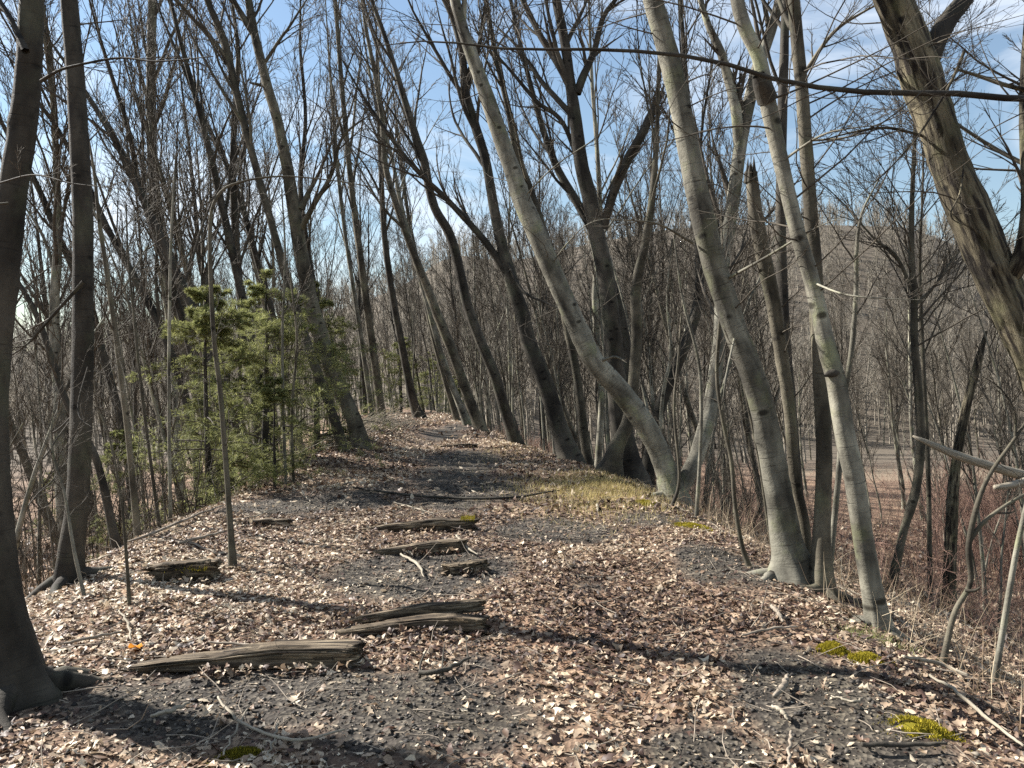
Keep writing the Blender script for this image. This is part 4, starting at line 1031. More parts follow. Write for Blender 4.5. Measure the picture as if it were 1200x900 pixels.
# ------------------------------------------------------------------ thickets
def shrub(name, x, y, n, H, spread, mat, seed, label, cat, group=None, rmin=.003, twn=6):
    rng = np.random.default_rng(seed)
    z = hz(x, y); root = empty(name, (x, y, z), label, cat, group)
    s = np.stack([x + rng.normal(0, spread, n), y + rng.normal(0, spread, n), np.zeros(n)], -1); s[:, 2] = height(s[:, 0], s[:, 1]) - .03
    d = nrm(np.stack([rng.normal(0, .22, n), rng.normal(0, .22, n), np.ones(n)], -1))
    P = shoot(s, d, H * rng.uniform(.55, 1.1, n), 8, .06, .01, rng)
    R = rng.uniform(.006, .014, n)[:, None] * np.linspace(1, .3, 8)[None]
    mb = MB(); tubes(mb, P, R, 5); mb.build('stem', mat, root, (x, y, z))
    mb = MB(); C, RC = sprout(P, R, twn, .2, 1, .6, .2, .42, 5, .1, .04, rng, .6, rmin); tubes(mb, C, RC, 3)
    D, RD = sprout(C, RC, 4, .2, 1, .6, .2, .5, 4, .1, .03, rng, .6, rmin * .8); tubes(mb, D, RD, 3)
    mb.build('twigs', mat, root, (x, y, z))
    return root

def build_thickets():
    rng = np.random.default_rng(55)
    protos = [shrub('bare_shrub', 0, 1000 + k, 26, 3.2, .5, M_TWIGR, 60 + k, 'reddish bare shrub thicket at the right edge of the hollow', 'shrub', 'reddish shrubs at the right of the hollow') for k in range(3)]
    for k in range(26):
        y = rng.uniform(17, 34); px = rng.uniform(1100, 1330); x = (px - 600) / F * y
        loc = (x, y, hz(x, y))
        if k < 3: protos[k].location = loc
        else: copy_tree(protos[k % 3], loc, rng.uniform(0, 6), rng.uniform(.8, 1.15), protos[0]['label'], protos[0]['group'])
    protos = [shrub('bare_shrub', 0, 1010 + k, 15, 1.7, .4, M_TWIG, 70 + k, 'low grey bare shrub on the slope behind the middle trunks', 'shrub', 'low shrubs behind the middle trunks', rmin=.0035) for k in range(3)]
    for k in range(10):
        y = rng.uniform(11.5, 30); px = rng.uniform(640, 960); x = max((px - 600) / F * y, float(edge_r(y)) + 1.6)
        loc = (x, y, hz(x, y))
        if k < 3: protos[k].location = loc
        else: copy_tree(protos[k % 3], loc, rng.uniform(0, 6), rng.uniform(.7, 1.2), protos[0]['label'], protos[0]['group'])
    L2, G2 = 'low grey bare shrub on the left slope below the dark trunks', 'low shrubs on the left slope'
    for k in range(15):
        y = rng.uniform(7.5, 26); px = rng.uniform(-60, 240); x = min((px - 600) / F * y, float(edge_l(y)) - 1.0)
        copy_tree(protos[k % 3], (x, y, hz(x, y)), rng.uniform(0, 6), rng.uniform(.7, 1.25), L2, G2)
    # brush pile on the low bank
    n = 210; X0, Y0 = -4.2, 21.5
    x = X0 + rng.normal(0, .62, n); y = Y0 + rng.normal(0, 2.6, n)
    az = rng.normal(.7, .5, n); el = rng.uniform(0, .55, n)
    d = np.stack([np.cos(az) * np.cos(el), np.sin(az) * np.cos(el) * .6, np.sin(el)], -1)
    L = rng.uniform(.6, 1.9, n); mb = MB()
    st = np.stack([x, y, height(x, y) + rng.uniform(0, .28, n)], -1) - nrm(d) * L[:, None] * .5
    P = shoot(st, nrm(d), L, 6, .07, -.02, rng)
    P[..., 2] = np.maximum(P[..., 2], height(P[..., 0], P[..., 1]) + .01)
    R = rng.uniform(.004, .014, n)[:, None] * np.linspace(1, .4, 6)[None]
    tubes(mb, P, R, 4); C, RC = sprout(P, R, 3, .3, 1, .5, .2, .4, 4, .1, 0, rng, .6, .003); tubes(mb, C, RC, 3)
    o = mb.build('brush_pile', M_DEAD, off=(X0, Y0, 0), loc=(X0, Y0, 0)); tag(o, 'heap of grey cut branches on the low bank left of the path', 'brush pile')
    # dense fine twig brush over the hollow, seen as one mass
    n = 120; y = rng.uniform(12, 40, n); x = edge_r(y) + 2 + rng.random(n) * (4 + y * .5)
    s = np.stack([x, y, height(x, y) - .02], -1); d = nrm(np.stack([rng.normal(0, .4, n), rng.normal(0, .4, n), np.ones(n)], -1))
    P = shoot(s, d, rng.uniform(.5, 1.7, n), 6, .12, -.03, rng); R = rng.uniform(.004, .009, n)[:, None] * np.linspace(1, .35, 6)[None]
    mb = MB(); tubes(mb, P, R, 4); C, RC = sprout(P, R, 5, .2, 1, .7, .2, .45, 4, .12, 0, rng, .6, .003); tubes(mb, C, RC, 3)
    n = 240; y = rng.uniform(9, 36, n); x = edge_l(y) - 1.5 - rng.random(n) * (4 + y * .5)
    s = np.stack([x, y, height(x, y) - .02], -1); d = nrm(np.stack([rng.normal(0, .4, n), rng.normal(0, .4, n), np.ones(n)], -1))
    P = shoot(s, d, rng.uniform(.5, 1.9, n), 6, .12, -.03, rng); R = rng.uniform(.004, .009, n)[:, None] * np.linspace(1, .35, 6)[None]
    tubes(mb, P, R, 4); C, RC = sprout(P, R, 5, .2, 1, .7, .2, .45, 4, .12, 0, rng, .6, .003); tubes(mb, C, RC, 3)
    tag(mb.build('brambles', M_TWIG), 'tangled bare brambles over the hollows on both sides', 'brambles', kind='stuff')
build_thickets()
def red_brush():
    rng = np.random.default_rng(88); n = 2600; y = 9 + rng.random(n) ** 1.1 * 62; x = np.maximum(edge_r(y) + 2.2, -2 + 0 * y) + rng.random(n) * (4 + y * .75)
    s = np.stack([x, y, height(x, y) - .02], -1); d = nrm(np.stack([rng.normal(0, .45, n), rng.normal(0, .45, n), np.ones(n)], -1))
    P = shoot(s, d, rng.uniform(.3, 1.15, n), 5, .12, -.03, rng); R = (rng.uniform(.003, .007, n) * (1 + y / 45))[:, None] * np.linspace(1, .35, 5)[None]
    mb = MB(); tubes(mb, P, R, 4); C, RC = sprout(P, R, 6, .15, 1, .7, .2, .5, 4, .12, 0, rng, .6, .003); tubes(mb, C, RC, 3)
    D, RD = sprout(C, RC, 3, .15, 1, .7, .2, .55, 3, .12, 0, rng, .6, .0025); tubes(mb, D, RD, 3)
    tag(mb.build('red_brush', M_TWIGR), 'low reddish brown brush covering the right hollow', 'brush', kind='stuff')
red_brush()

# ------------------------------------------------------------------ hemlocks
def hemlock(H, r0, spread, seed, label, group=None, dens=1.0, t0=.03):
    rng = np.random.default_rng(seed)
    root = empty('hemlock_tree', (0, 0, 0), label, 'hemlock', group)
    n = 10; P = np.zeros((n, 3))
    for k in range(1, n): P[k] = P[k - 1] + np.array([rng.normal(0, .03), rng.normal(0, .03), 1]) * H / (n - 1)
    q = resample(np.concatenate([P, (r0 * np.linspace(1, .08, n))[:, None]], 1), 30)
    mb = MB(); tubes(mb, q[None, :, :3], q[None, :, 3], 10); mb.build('trunk', M_DARK, root)
    nb = int(50 * dens)
    t = np.sort(rng.uniform(t0, .99, nb)); f = t * 29; i = np.minimum(f.astype(int), 28)
    pos = q[i, :3]; az = np.arange(nb) * 2.399 + rng.normal(0, .4, nb)
    L = spread * (1 - t ** 2.2 * .85) * rng.uniform(.45, 1.2, nb)
    d = nrm(np.stack([np.cos(az), np.sin(az), rng.normal(.22, .25, nb)], -1))
    B = shoot(pos, d, L, 9, .05, -.03, rng); RB = (.006 + .012 * (1 - t))[:, None] * np.linspace(1, .25, 9)[None]
    wood = MB(); tubes(wood, B, RB, 4)
    S, RS = sprout(B, RB, 15, .12, 1, .85, .2, .36, 6, .06, -.015, rng, .6, .0025, .6)
    S[..., 2] = S[:, :1, 2] + (S[..., 2] - S[:, :1, 2]) * .7
    tubes(wood, S, RS, 3); wood.build('branches', M_TWIG, root)
    # needle sprays: small flat blades along every twig
    U, RU = sprout(S, RS, 6, .1, 1, .75, .15, .45, 4, .05, -.02, rng, .6, .002, .5)
    mb = MB()
    for A, per, ln, wd in ((U, 12, .08, .0042), (S, 14, .08, .0042)):
        N, K, _ = A.shape
        tt = rng.random((N, per)) * (K - 1.01); ii = tt.astype(int); fr = (tt - ii)[..., None]; rows = np.arange(N)[:, None]
        p = A[rows, ii] * (1 - fr) + A[rows, ii + 1] * fr; tan = nrm(A[rows, ii + 1] - A[rows, ii])
        side = nrm(np.cross(tan, np.array([0, 0, 1.0]) + rng.normal(0, .25, tan.shape))) * rng.choice([-1, 1], (N, per, 1))
        dd = nrm(tan * .75 + side * .8 + rng.normal(0, .15, tan.shape)); up = nrm(np.cross(dd, rng.normal(0, .35, dd.shape) + np.array([0, 0, 1.0])))
        le = ln * rng.uniform(.6, 1.3, (N, per, 1)); w = wd * rng.uniform(.7, 1.3, (N, per, 1))
        v = np.stack([p, p + dd * le * .5 + up * w, p + dd * le, p + dd * le * .5 - up * w], 2).reshape(-1, 4, 3)
        tn = np.clip(np.repeat(rng.beta(2, 2, N), per) + rng.normal(0, .12, N * per), 0, 1)
        a = np.zeros(v.shape); a[..., 0] = tn[:, None]
        mb.add(v.reshape(-1, 3), q=np.arange(len(v) * 4).reshape(-1, 4), a=a.reshape(-1, 3))
    mb.build('foliage', M_NEEDLE, root, smooth=False)
    return root

def build_hemlocks():
    a = hemlock(3.8, .08, 2.0, 501, 'tall pale green hemlock right in front of the left slope, the nearest evergreen'); 
    x = (312 - 600) / F * 13.5; a.location = (x, 13.5, hz(x, 13.5) - .1)
    b = hemlock(3.9, .06, 1.35, 502, 'small yellow green hemlock lowest on the left slope, left of the tall one', dens=.8)
    x = (245 - 600) / F * 12.2; b.location = (x, 12.2, hz(x, 12.2) - .1)
    c = hemlock(4.3, .09, 1.8, 503, 'dark green hemlock behind the leaning trunks on the bank')
    x = (372 - 600) / F * 18; c.location = (x, 18, hz(x, 18) - .3)
    def again(o, px, Y, sc, rz, lab):
        x = (px - 600) / F * Y; r = copy_tree(o, (x, Y, hz(x, Y) - .1), rz, sc, lab, ''); del r['group']; return r
    again(a, 268, 15.5, .9, 2.0, 'hemlock filling the gap between the small and the tall evergreen')
    again(b, 140, 13.0, .62, 1.0, 'little hemlock at the foot of the dark pole on the left')
    again(b, 60, 30.0, .7, 3.0, 'tiny dark hemlock far down the left hollow')
    again(a, 470, 46, 1.25, 2.2, 'distant hemlock left of the path end')
    again(c, 535, 44, .62, 1.2, 'low distant hemlock right of the path end')
    again(c, 505, 58, 1.1, 4.2, 'farthest hemlock seen between the path end trunks')
    again(b, 322, 11.8, .5, 4.0, 'small hemlock bush in front of the tall hemlock')
build_hemlocks()

# ------------------------------------------------------------------ old railway ties
def tie(px0, px1, py, yaw, w, h, seed, label, sink=.5, taper=True, name='railway_tie', pitch=0.0, raise_=0.0):
    """a rotten squared timber lying across the bank; px0 left end, px1 right end at ground line py"""
    rng = np.random.default_rng(seed)
    xb, yb, zb = ground_at(px1, py); xa, ya = (px0 - 600) / F * (yb + .02), yb + .02
    L = math.hypot(xb - xa, yb - ya); nl, na = 70, 56
    s = np.linspace(0, 1, nl); th = np.arange(na) / na * 2 * PI
    e = 5.0
    cy = np.sign(np.cos(th)) * np.abs(np.cos(th)) ** (2 / e); cz = np.sign(np.sin(th)) * np.abs(np.sin(th)) ** (2 / e)
    S, A = np.meshgrid(s, np.arange(na), indexing='ij')
    groove = fbm(A * .9, S * 2.0 + seed, seed, 3); crack = (np.abs(fbm(A * .55 + 40, S * 1.6 + seed, seed + 9, 2) - .5) < .045)
    split_ = 0
    for c0 in rng.uniform(0, na, 6):
        cc = c0 + 2.4 * (fbm(S * 2.2 + c0, S * 0 + seed, seed + 5, 2) - .5); dd = np.abs((A - cc + na / 2) % na - na / 2)
        split_ = np.maximum(split_, np.clip(1 - dd / .9, 0, 1) * (fbm(S * 3 + c0 * 3, S * 0, 8, 2) > .38))
    rad = 1 - .30 * (groove - .4) - .20 * crack - .30 * split_
    rad = rad * (1 - .10 * fbm(S * 6, A * .2, seed + 3, 2))
    end = 1 - .25 * np.exp(-S / .05) * (1 - taper) - .10 * np.exp(-(1 - S) / .012)
    hgt = h * ((.08 + .92 * np.clip(S * 1.5, 0, 1) ** .7) * (.9 + .2 * fbm(S * 5, S * 0 + seed, seed, 2)) if taper else 1.0)
    wdt = w * (.4 + .6 * S ** .5 if taper else 1.0)
    raw = rng.normal(0, .02, (na,)) * 1.3
    X = (S - 1) * L + np.where(S > .97, raw[A], 0) - np.where(S < .03, raw[A] * 2, 0)
    Yl = cy[A] * wdt * .5 * rad * end + .03 * np.sin(S * 4 + seed)
    Zl = cz[A] * hgt * .5 * rad * end
    c, sn = math.cos(yaw), math.sin(yaw)
    gx = X * c - Yl * sn; gyy = X * sn + Yl * c
    wx, wy = xb + gx, yb + gyy + w * .5
    mid = height(xb + X[:, :1] * c, yb + X[:, :1] * sn + w * .5)
    k = np.linspace(0, 1, nl)[:, None]; base = mid[0, 0] * (1 - k) + mid[-1, 0] * k
    base = np.maximum(base, mid - h * .25)
    wz = base + hgt * (.5 - (1 - sink) * .5 * (1 - S * .6)) + Zl + pitch * (S - .5) + raise_ * S
    V = np.stack([wx, wy, wz], -1)
    idx = np.arange(nl * na).reshape(nl, na)
    q = np.stack([idx[:-1], idx[1:], np.roll(idx, -1, 1)[1:], np.roll(idx, -1, 1)[:-1]], -1).reshape(-1, 4)
    at = np.stack([Yl, Zl, S * L + seed], -1)
    mb = MB(); mb.add(V.reshape(-1, 3), q=q, a=at.reshape(-1, 3))
    for row, rev in ((nl - 1, False), (0, True)):     # ragged end grain
        ring = V[row]; cen = ring.mean(0)
        inn = cen + (ring - cen) * .55 + np.stack([rng.normal(0, .012, na) * (-1 if rev else 1), 0 * raw, 0 * raw], -1)
        aa = at[row]; ai = aa * np.array([.55, .55, 1])
        v = np.vstack([ring, inn, cen[None] - (np.array([[.015, 0, 0]]) * (-1 if rev else 1))]); a = np.vstack([aa, ai, aa.mean(0)[None]])
        i = np.arange(na); j = (i + 1) % na
        qq = np.stack([i, j, na + j, na + i], -1); tt = np.stack([na + i, na + j, np.full(na, 2 * na)], -1)
        if rev: qq = qq[:, ::-1]; tt = tt[:, ::-1]
        mb.add(v, q=qq, t=tt, a=a)
    o = mb.build(name, M_TIE, off=(xb, yb, zb), loc=(xb, yb, zb), smooth=True)
    TIES.append((xb, yb, L, w, yaw))
    tag(o, label, 'railway tie')
    return o, (xb, yb, zb), L

def moss_blades(parent, base, x, y, z, rng, L=.012):
    mb = MB(); n = len(x)
    blades(mb, x, y, rng.uniform(.5, 1.3, n) * L, rng.uniform(.0012, .003, n), .6, rng, K=2, z=z)
    return mb.build('moss', M_MOSS, parent, base, smooth=False)

TIES = []
def build_ties():
    rng = np.random.default_rng(3)
    tie(140, 414, 786, .03, .22, .125, 11, 'nearest weathered tie, longest split timber lying left of the path', sink=.75)
    tie(385, 566, 747, .0, .17, .11, 12, 'split weathered tie with a deep shadowed end, second from the camera', sink=.85)
    tie(378, 563, 729, .03, .10, .085, 13, 'pale upper slab split off the second tie from the camera', sink=1.0, name='split_slab', pitch=.02, raise_=.055)
    o, b, L = tie(425, 556, 622, .03, .22, .14, 14, 'farthest pale tie with yellow moss on its end', sink=.8)
    n = 900; x = b[0] - rng.uniform(-.0, .16, n); y = b[1] + rng.uniform(0.0, .20, n)
    moss_blades(o, b, x, y, np.full(n, b[2] + .12) + rng.normal(0, .012, n), rng, .022)
    tie(430, 542, 647, .02, .18, .13, 15, 'half buried tie just in front of the farthest mossy one', sink=.5)
    tie(524, 568, 672, .10, .15, .11, 16, 'short dark tie stub left of the path', sink=.7, taper=False)
    o, b, L = tie(182, 246, 684, .10, .20, .18, 17, 'short mossy tie end lying alone on the left bank', sink=.6, taper=False)
    n = 2600; x = b[0] - rng.uniform(.03, L * .95, n); y = b[1] + .10 + rng.normal(0, .05, n)
    moss_blades(o, b, x, y, np.full(n, b[2] + .125) + rng.normal(0, .012, n), rng, .02)
    tie(252, 335, 620, -.05, .14, .11, 18, 'dark half buried tie near the left lip above the mossy one', sink=.5)
    tie(510, 558, 525, .05, .3, .12, 19, 'small pale timber far along the path', sink=.6)
build_ties()
def tie_drifts():
    rng = np.random.default_rng(64); mb = MB()
    for xb, yb, L, w, yaw in TIES:
        n = int(260 * L) + 60; t = rng.random(n); side = rng.random(n)
        off = np.where(side < .55, w * 1.02 + np.abs(rng.normal(0, .05, n)), -np.abs(rng.normal(0, .035, n)))
        off = np.where(t > .62, w * .5 + np.abs(rng.normal(0, .1, n)), off); off = np.where((t > .62) & (side > .5), w + np.abs(rng.normal(0, .08, n)), off)
        x = xb - t * L * 1.05; y = yb + off - t * L * math.sin(yaw)
        up = np.where(off > w * .4, .05, .02)
        scatter_leaves(mb, x, y, np.full(n, .021), LT, rng, lift=.05, tilt=.5, tone=-.08)
    tag(mb.build('leaf_drift', M_LEAF), 'dead leaves banked against the old railway ties', 'leaves', kind='stuff')
tie_drifts()

# ------------------------------------------------------------------ moss cushions
def build_moss():
    rng = np.random.default_rng(4)
    for px, py, sx, sy, lab in [
            (1085, 855, .17, .13, 'bright yellow green moss cushion nearest the bottom right corner'),
            (1008, 773, .13, .11, 'yellow moss cushion below the lowest pale trunk'),
            (975, 762, .10, .08, 'small faded moss cushion left of the yellow one below the low trunk'),
            (812, 617, .26, .22, 'yellow moss cushion right of the forked trunk'),
            (757, 590, .20, .20, 'small moss cushion at the foot of the forked trunk'),
            (280, 888, .12, .06, 'dull moss cushion at the bottom edge left of the middle')]:
        x0, y0, z0 = ground_at(px, py); n = int(3800 if sx < .2 else 5200)
        r = np.where(rng.random(n) < .8, np.sqrt(rng.random(n)), 1 + np.abs(rng.normal(0, .35, n))); a = rng.uniform(0, 2 * PI, n)
        r = r * (.65 + .5 * vnoise(np.cos(a) * 1.8 + px, np.sin(a) * 1.8, 3))
        x = x0 + r * np.cos(a) * sx; y = y0 + r * np.sin(a) * sy
        keep = fbm(x * 16, y * 16, 9, 2) > .36; x, y, r = x[keep], y[keep], r[keep]; n = len(x)
        hgt = .035 * np.clip(1 - r * r, 0, 1)
        mb = MB()
        blades(mb, x, y, rng.uniform(.008, .022, n), rng.uniform(.0015, .0035, n), .7, rng, K=3, z=height(x, y) + hgt, tone=.12 if px > 700 else -.25)
        # the cushion below the tips
        g = 14; rr = np.linspace(0, 1, 7); aa = np.arange(g) / g * 2 * PI
        Rg, Ag = np.meshgrid(rr, aa, indexing='ij'); k = .62 + .45 * vnoise(np.cos(Ag) * 1.8 + px, np.sin(Ag) * 1.8, 3)
        X = x0 + Rg * np.cos(Ag) * sx * k * .9; Yg = y0 + Rg * np.sin(Ag) * sy * k * .9; Z = height(X, Yg) + .022 * (1 - Rg ** 2) - .004
        idx = np.arange(7 * g).reshape(7, g); q = np.stack([idx[:-1], idx[1:], np.roll(idx, -1, 1)[1:], np.roll(idx, -1, 1)[:-1]], -1).reshape(-1, 4)
        at = np.zeros((7 * g, 3)); at[:, 0] = .35
        mb.add(np.stack([X, Yg, Z], -1).reshape(-1, 3), q=q, a=at)
        o = mb.build('moss_cushion', M_MOSS, off=(x0, y0, z0), loc=(x0, y0, z0), smooth=False); tag(o, lab, 'moss')
build_moss()

# ------------------------------------------------------------------ sticks, fallen limbs
def stick(px, rad, lab, mat=None, forks=(), name='fallen_stick', cat='stick', lifts=None, group=None):
    """px: pixel points on the ground; rad: radii in m"""
    pts = []
    for k, (a, b) in enumerate(px):
        x, y, z = ground_at(a, b); pts.append((x, y, z + rad[min(k, len(rad) - 1)] * .7 + (lifts[k] if lifts else 0.03)))
    pr = np.concatenate([np.array(pts), np.array(rad)[:, None]], 1); q = resample(pr, 40)
    rng = np.random.default_rng(int(px[0][0] * 7 + px[0][1]))
    q[:, 2] = np.maximum(q[:, 2], height(q[:, 0], q[:, 1]) + q[:, 3] * .4) + fbm(np.arange(40) * .4, np.zeros(40), 3) * .012
    q[:, 0] += (fbm(np.arange(40) * .3, np.zeros(40) + 5, 3) - .5) * .02
    mb = MB(); md = trunk_mod(rng, False, 0, 1)
    tubes(mb, q[None, :, :3], q[None, :, 3], 9, lambda th, s: md(th, s * 4), cap=True)
    for f in forks:
        fp = [(ground_at(a, b)) for a, b, _, _ in f]
        fr = np.array([(x, y, z + up, r) for (x, y, z), (_, _, up, r) in zip(fp, f)]); fq = resample(fr, 14)
        tubes(mb, fq[None, :, :3], fq[None, :, 3], 6, cap=True)
    b = q[0, :3]
    o = mb.build(name, mat or M_STICK, off=b, loc=b); return tag(o, lab, cat, group)

def build_sticks():
    stick([(256, 826), (272, 848), (292, 862), (330, 876), (368, 876), (404, 866)], [.006, .007, .007, .007, .006, .004], 'long pale curved stick on the dark cinder at lower left', M_DEAD)
    stick([(326, 858), (320, 880), (314, 898)], [.005, .005, .004], 'short pale stick beside the long curved one', M_DEAD)
    stick([(292, 838), (278, 862), (262, 895)], [.004, .005, .004], 'thin pale twig crossing the long curved stick', M_DEAD)
    stick([(492, 798), (515, 797), (535, 788), (552, 779)], [.014, .013, .011, .006], 'dark forked stick on the leaves in front of the second tie', M_DARK,
          forks=[[(492, 798, .02, .009), (493, 788, .05, .007), (500, 778, .08, .004)], [(518, 796, .02, .008), (519, 782, .06, .005), (521, 773, .09, .003)], [(549, 780, .02, .007), (547, 772, .06, .005), (546, 764, .10, .002)]])
    stick([(908, 826), (918, 815), (924, 800)], [.010, .016, .008], 'short chunk of grey wood on the leaves at lower right', M_STICK)
    stick([(906, 838), (918, 846), (924, 854)], [.009, .011, .005], 'pale broken piece of wood below the grey chunk', M_DEAD)
    stick([(928, 868), (925, 888), (926, 910)], [.006, .007, .006], 'short dark stick pointing to the bottom edge on the right', M_STICK)
    stick([(870, 752), (905, 744), (935, 742)], [.006, .008, .006], 'thin stick lying on leaves before the snag', M_STICK)
    stick([(905, 718), (913, 728), (918, 736)], [.013, .014, .008], 'stubby root end below the biggest pale trunk', M_STICK)
    stick([(1010, 885), (1060, 886), (1110, 882)], [.010, .011, .006], 'dark stick under the nearest moss cushion', M_DARK)
    stick([(975, 826), (1000, 832), (1012, 828)], [.005, .006, .004], 'little stick on the bare cinder at lower right', M_DEAD)
    stick([(1090, 800), (1118, 818), (1150, 846), (1200, 885)], [.007, .009, .009, .006], 'long straw coloured stick slanting down the right slope', M_DEAD)
    stick([(1060, 778), (1100, 786), (1135, 800)], [.010, .012, .007], 'curved pale stick right of the lowest trunk', M_DEAD)
    stick([(1048, 705), (1075, 704), (1100, 698), (1128, 694)], [.02, .02, .016, .008], 'pale branch lying beyond the lowest trunk', M_DEAD)
    stick([(1085, 700), (1094, 712), (1106, 728)], [.014, .012, .008], 'dark branch crossing the pale one beyond the lowest trunk', M_DARK)
    stick([(75, 762), (110, 755), (142, 748)], [.008, .010, .006], 'brown stick beside the nearest trunk foot', M_STICK)
    stick([(140, 728), (150, 740), (154, 754)], [.006, .008, .006], 'short pale bent stick near the orange leaf', M_DEAD, lifts=[.06, .04, .01])
    stick([(178, 850), (202, 842), (222, 833)], [.008, .012, .006], 'flat pale bark slab on the leaves at lower left', M_DEAD)
    stick([(210, 642), (232, 636), (262, 628)], [.016, .016, .010], 'grey branch on the left lip', M_STICK)
    stick([(150, 640), (185, 628), (230, 608), (262, 596)], [.012, .016, .014, .008], 'long grey branch along the left lip below the pole', M_STICK)
    stick([(245, 760), (300, 764), (360, 762)], [.006, .008, .005], 'thin stick resting against the nearest tie', M_STICK)
    stick([(535, 632), (545, 645), (560, 655)], [.010, .012, .005], 'pale root end at the right end of the half buried tie', M_DEAD)
    stick([(470, 655), (490, 668), (497, 682)], [.010, .014, .004], 'pale splinter of wood between the ties', M_DEAD)
    stick([(462, 592), (490, 600), (510, 606)], [.007, .008, .004], 'thin pale stick on bare cinder beyond the ties', M_DEAD)
    stick([(700, 596), (701, 603)], [.018, .012], 'small pale stake end on the path at the right lip', M_DEAD)
    stick([(412, 574), (470, 583), (540, 588), (600, 587), (655, 578)], [.014, .018, .018, .018, .01], 'long dark strip standing in for the shadow line right across the path', M_DARK)  # shadow line across the path, modelled as a solid dark strip
    # pale fallen limb hanging across the right slope
    Y = 8.0
    P = [W(1070, 511, Y), W(1085, 518, Y), W(1120, 533, Y), W(1160, 546, Y), W(1200, 557, Y), W(1260, 572, Y + .2), W(1340, 600, Y + .5)]
    x = P[-1][0] + 2.2; y = Y + 1.2; P.append(np.array([x, y, hz(x, y) + .05]))
    R = [.01, .028, .043, .048, .055, .06, .065, .07]
    root = empty('fallen_limb', P[-1], 'bleached dead limb hanging across the right slope with a sharp broken tip', 'fallen limb')
    q = resample(np.concatenate([np.array(P), np.array(R)[:, None]], 1), 60); rng = np.random.default_rng(2); mb = MB(); md = trunk_mod(rng, False, 0, 1)
    tubes(mb, q[None, :, :3], q[None, :, 3], 14, lambda th, s: md(th, s * 2), cap=True); mb.build('stem', M_DEAD, root, P[-1])
    mb = MB(); c = [W(1210, 560, Y), W(1195, 566, Y - .2), W(1178, 570, Y - .3), W(1166, 571, Y - .35)]
    q = resample(np.concatenate([np.array(c), np.array([.04, .04, .035, .025])[:, None]], 1), 12); tubes(mb, q[None, :, :3], q[None, :, 3], 9, cap=True); mb.build('side_stub', M_DEAD, root, P[-1])
    # repeats: small branches fallen about
    rng = np.random.default_rng(12)
    def many(cnt, lab, grp, area):
        proto = None
        for k in range(cnt):
            while True:
                x, y = area(rng)
                if y > 2.6: break
            az = rng.uniform(0, PI); L = rng.uniform(.4, 1.3)
            d = np.array([[math.cos(az), math.sin(az), 0.0]])
            P = shoot(np.array([[x, y, 0.0]]), d, np.array([L]), 9, .09, 0, rng); P[..., 2] = height(P[..., 0], P[..., 1]) + .012 + .03 * rng.random()
            R = (rng.uniform(.005, .013) * np.linspace(1, .4, 9))[None]
            mb = MB(); tubes(mb, P, R, 6, cap=True); C, RC = sprout(P, R, 3, .3, .95, .6, .2, .4, 5, .1, 0, rng, .6, .002)
            C[..., 2] = np.maximum(C[..., 2], height(C[..., 0], C[..., 1]) + .004); tubes(mb, C, RC, 4)
            b = P[0, 0]; tag(mb.build('fallen_branch', [M_STICK, M_DEAD, M_STICK][k % 3], off=b, loc=b), lab, 'branch', grp)
    many(26, 'small bare branch fallen on the right slope', 'fallen branches on the right slope', lambda r: ((lambda y: (float(edge_r(y)) + abs(r.normal(0, 1.2)), y))(r.uniform(3.5, 12))))
    many(18, 'small bare branch fallen on the leaves of the left bank', 'fallen branches on the left bank', lambda r: ((lambda y: (float(edge_l(y)) + r.uniform(-.6, 1.6), y))(r.uniform(4, 15))))
    # the dark limb overhanging the path from the right
    Y = 5.2
    P = [W(1420, 96, Y + .6), W(1300, 112, Y + .3), W(1200, 116, Y), W(1130, 110, Y), W(1060, 109, Y), W(1000, 107, Y), W(950, 101, Y), W(905, 92, Y), W(870, 80, Y), W(820, 68, Y), W(760, 61, Y), W(700, 58, Y), W(640, 58, Y + .1), W(590, 57, Y + .2), W(545, 52, Y + .2), W(512, 46, Y + .3), W(470, 52, Y + .4), W(400, 55, Y + .5)]
    R = [.036, .029, .024, .022, .020, .018, .017, .016, .015, .014, .0125, .011, .0095, .0085, .0075, .006, .004, .002]
    g = W(1420, 96, Y + .6); gx = g[0] + 1.1; gyy = g[1] + .3
    trunkp = np.array([[gx + .3, gyy, hz(gx + .3, gyy) - .1], [gx + .15, gyy, 0.6], [gx, gyy, 2.2], [gx - .1, gyy, g[2] - .4], [gx - .2, gyy, 4.6], [gx - .35, gyy, 6.5], [gx - .4, gyy, 8.5]])
    T = Tree(trunkp, [.16, .14, .13, .12, .11, .08, .03], 140, label='tree beyond the right edge whose thin dark limb reaches right across the sky', mat=M_DARK, sides=14, ring=.12)
    T.limb([trunkp[3] + (0, 0, .1)] + P, [.06] + R, 10, 0, mat=M_DARK)
    q = resample(np.concatenate([np.array(P), np.array(R)[:, None]], 1), 40); C, RC = sprout(q[None, :, :3], q[None, :, 3], 16, .1, 1, .8, .25, .13, 7, .10, .0, T.rng, .35, .0022, .3); tubes(T.crown, C, RC, 5)
    D, RD = sprout(C, RC, 4, .2, 1, .7, .2, .5, 5, .1, 0, T.rng, .6, .0018); tubes(T.crown, D, RD, 3)
    T.limbs(6, .75, 1, .6, .3, 0, 6, .003); T.done()
    # one orange leaf
    mb = MB(); rng = np.random.default_rng(1); x, y, z = ground_at(160, 762)
    tv, tq = LT[2]; scatter_leaves(mb, np.array([x]), np.array([y]), np.array([.062]), [LT[2]], rng, lift=.03, tilt=.15)
    o = mb.build('fallen_leaf', M_ORANGE, off=(x, y, z), loc=(x, y, z)); tag(o, 'bright orange dead leaf lying left of the nearest tie', 'leaf')
build_sticks()

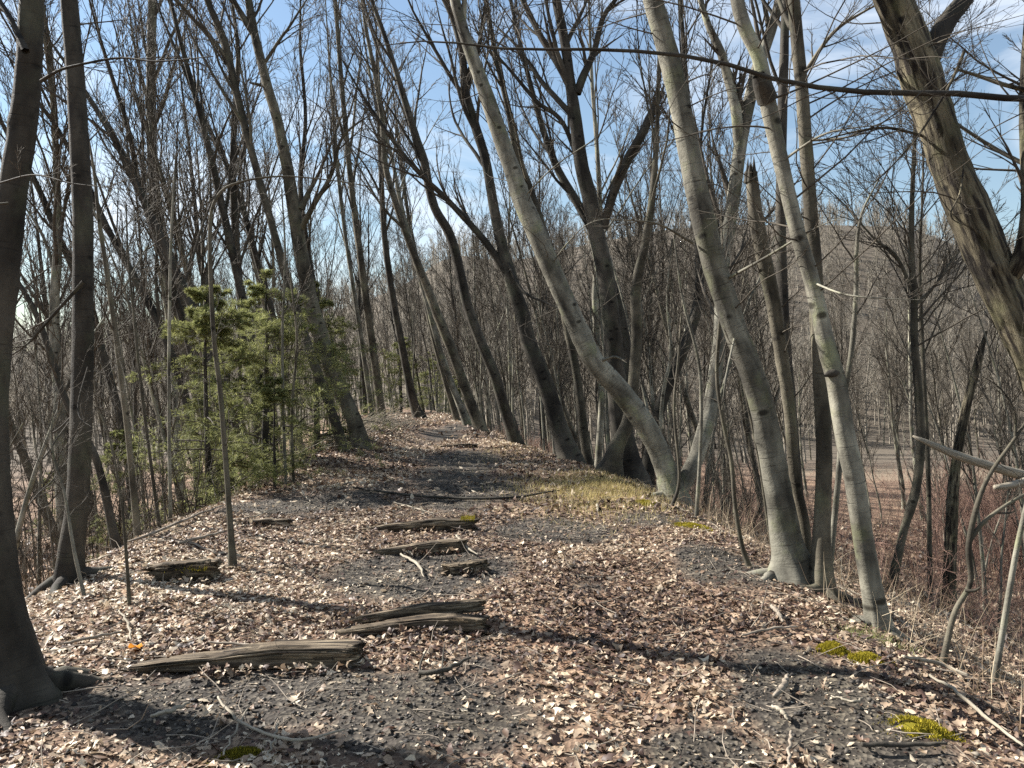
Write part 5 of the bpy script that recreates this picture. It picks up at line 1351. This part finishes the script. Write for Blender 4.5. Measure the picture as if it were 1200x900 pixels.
def build_greenery():
    rng = np.random.default_rng(6)
    x0, y0, z0 = ground_at(1030, 752)
    n = 340; x = x0 + rng.normal(0, .13, n); y = y0 + rng.normal(0, .12, n)
    mb = MB(); blades(mb, x, y, rng.uniform(.04, .10, n), rng.uniform(.002, .005, n), .8, rng, K=4, droop=.15)
    o = mb.build('green_fern', M_NEEDLE, off=(x0, y0, z0), loc=(x0, y0, z0), smooth=False); tag(o, 'tuft of low green fronds at the foot of the lowest pale trunk', 'fern')
build_greenery()

# ------------------------------------------------------------------ light, sky, camera
SUN_AZ = math.atan2(-0.925, 0.38); SUN_EL = math.radians(37)     # azimuth from +Y towards +X
sd = Vector((math.sin(SUN_AZ) * math.cos(SUN_EL), math.cos(SUN_AZ) * math.cos(SUN_EL), math.sin(SUN_EL)))
sl = bpy.data.lights.new('sun', 'SUN'); sl.energy = 5.0; sl.angle = math.radians(.53); sl.color = (1.0, .95, .88)
so = bpy.data.objects.new('sun', sl); COL.objects.link(so); so.rotation_euler = sd.to_track_quat('Z', 'Y').to_euler(); so.location = (0, 0, 30)

w = bpy.data.worlds.new('World'); SC.world = w; w.use_nodes = True; nt = w.node_tree
bg = nt.nodes['Background']
sky = nt.nodes.new('ShaderNodeTexSky'); sky.sky_type = 'NISHITA'; sky.sun_disc = False; sky.sun_elevation = SUN_EL; sky.sun_rotation = SUN_AZ
sky.altitude = 200; sky.air_density = 1.5; sky.dust_density = .2; sky.ozone_density = 3.2
tc = nt.nodes.new('ShaderNodeTexCoord')
mp = nt.nodes.new('ShaderNodeMapping'); mp.inputs['Scale'].default_value = (1.0, 1.6, 4.2); mp.inputs['Rotation'].default_value = (0, .25, .5); mp.inputs['Location'].default_value = (.3, .1, .55)
nt.links.new(tc.outputs['Generated'], mp.inputs['Vector'])
cn = nt.nodes.new('ShaderNodeTexNoise'); cn.inputs['Scale'].default_value = 1.7; cn.inputs['Detail'].default_value = 7; cn.inputs['Roughness'].default_value = .58; cn.inputs['Distortion'].default_value = .6
nt.links.new(mp.outputs[0], cn.inputs['Vector'])
cr = ramp(nt, [(.44, (.06, .06, .06)), (.66, (.9, .9, .9))]); nt.links.new(cn.outputs['Fac'], cr.inputs[0])
mix = mixc(nt, cr.outputs[0], sky.outputs[0], (7.4, 7.9, 8.6))
nt.links.new(mix, bg.inputs['Color']); bg.inputs['Strength'].default_value = .05

cam = bpy.data.cameras.new('camera'); cam.sensor_width = 36; cam.lens = 36 * F / 1200; cam.clip_start = .05; cam.clip_end = 3000
co = bpy.data.objects.new('camera', cam); COL.objects.link(co); co.location = (0, 0, CAMZ); co.rotation_euler = (math.radians(90), 0, 0)
SC.camera = co
SC.render.resolution_x, SC.render.resolution_y = 1024, 768
vs = SC.view_settings; vs.view_transform = 'Standard'; vs.look = 'None'; vs.gamma = 1; vs.exposure = 1.62; vs.use_curve_mapping = False
SC.cycles.max_bounces = 6; SC.cycles.diffuse_bounces = 3; SC.cycles.transparent_max_bounces = 4
SC.cycles.use_denoising = False
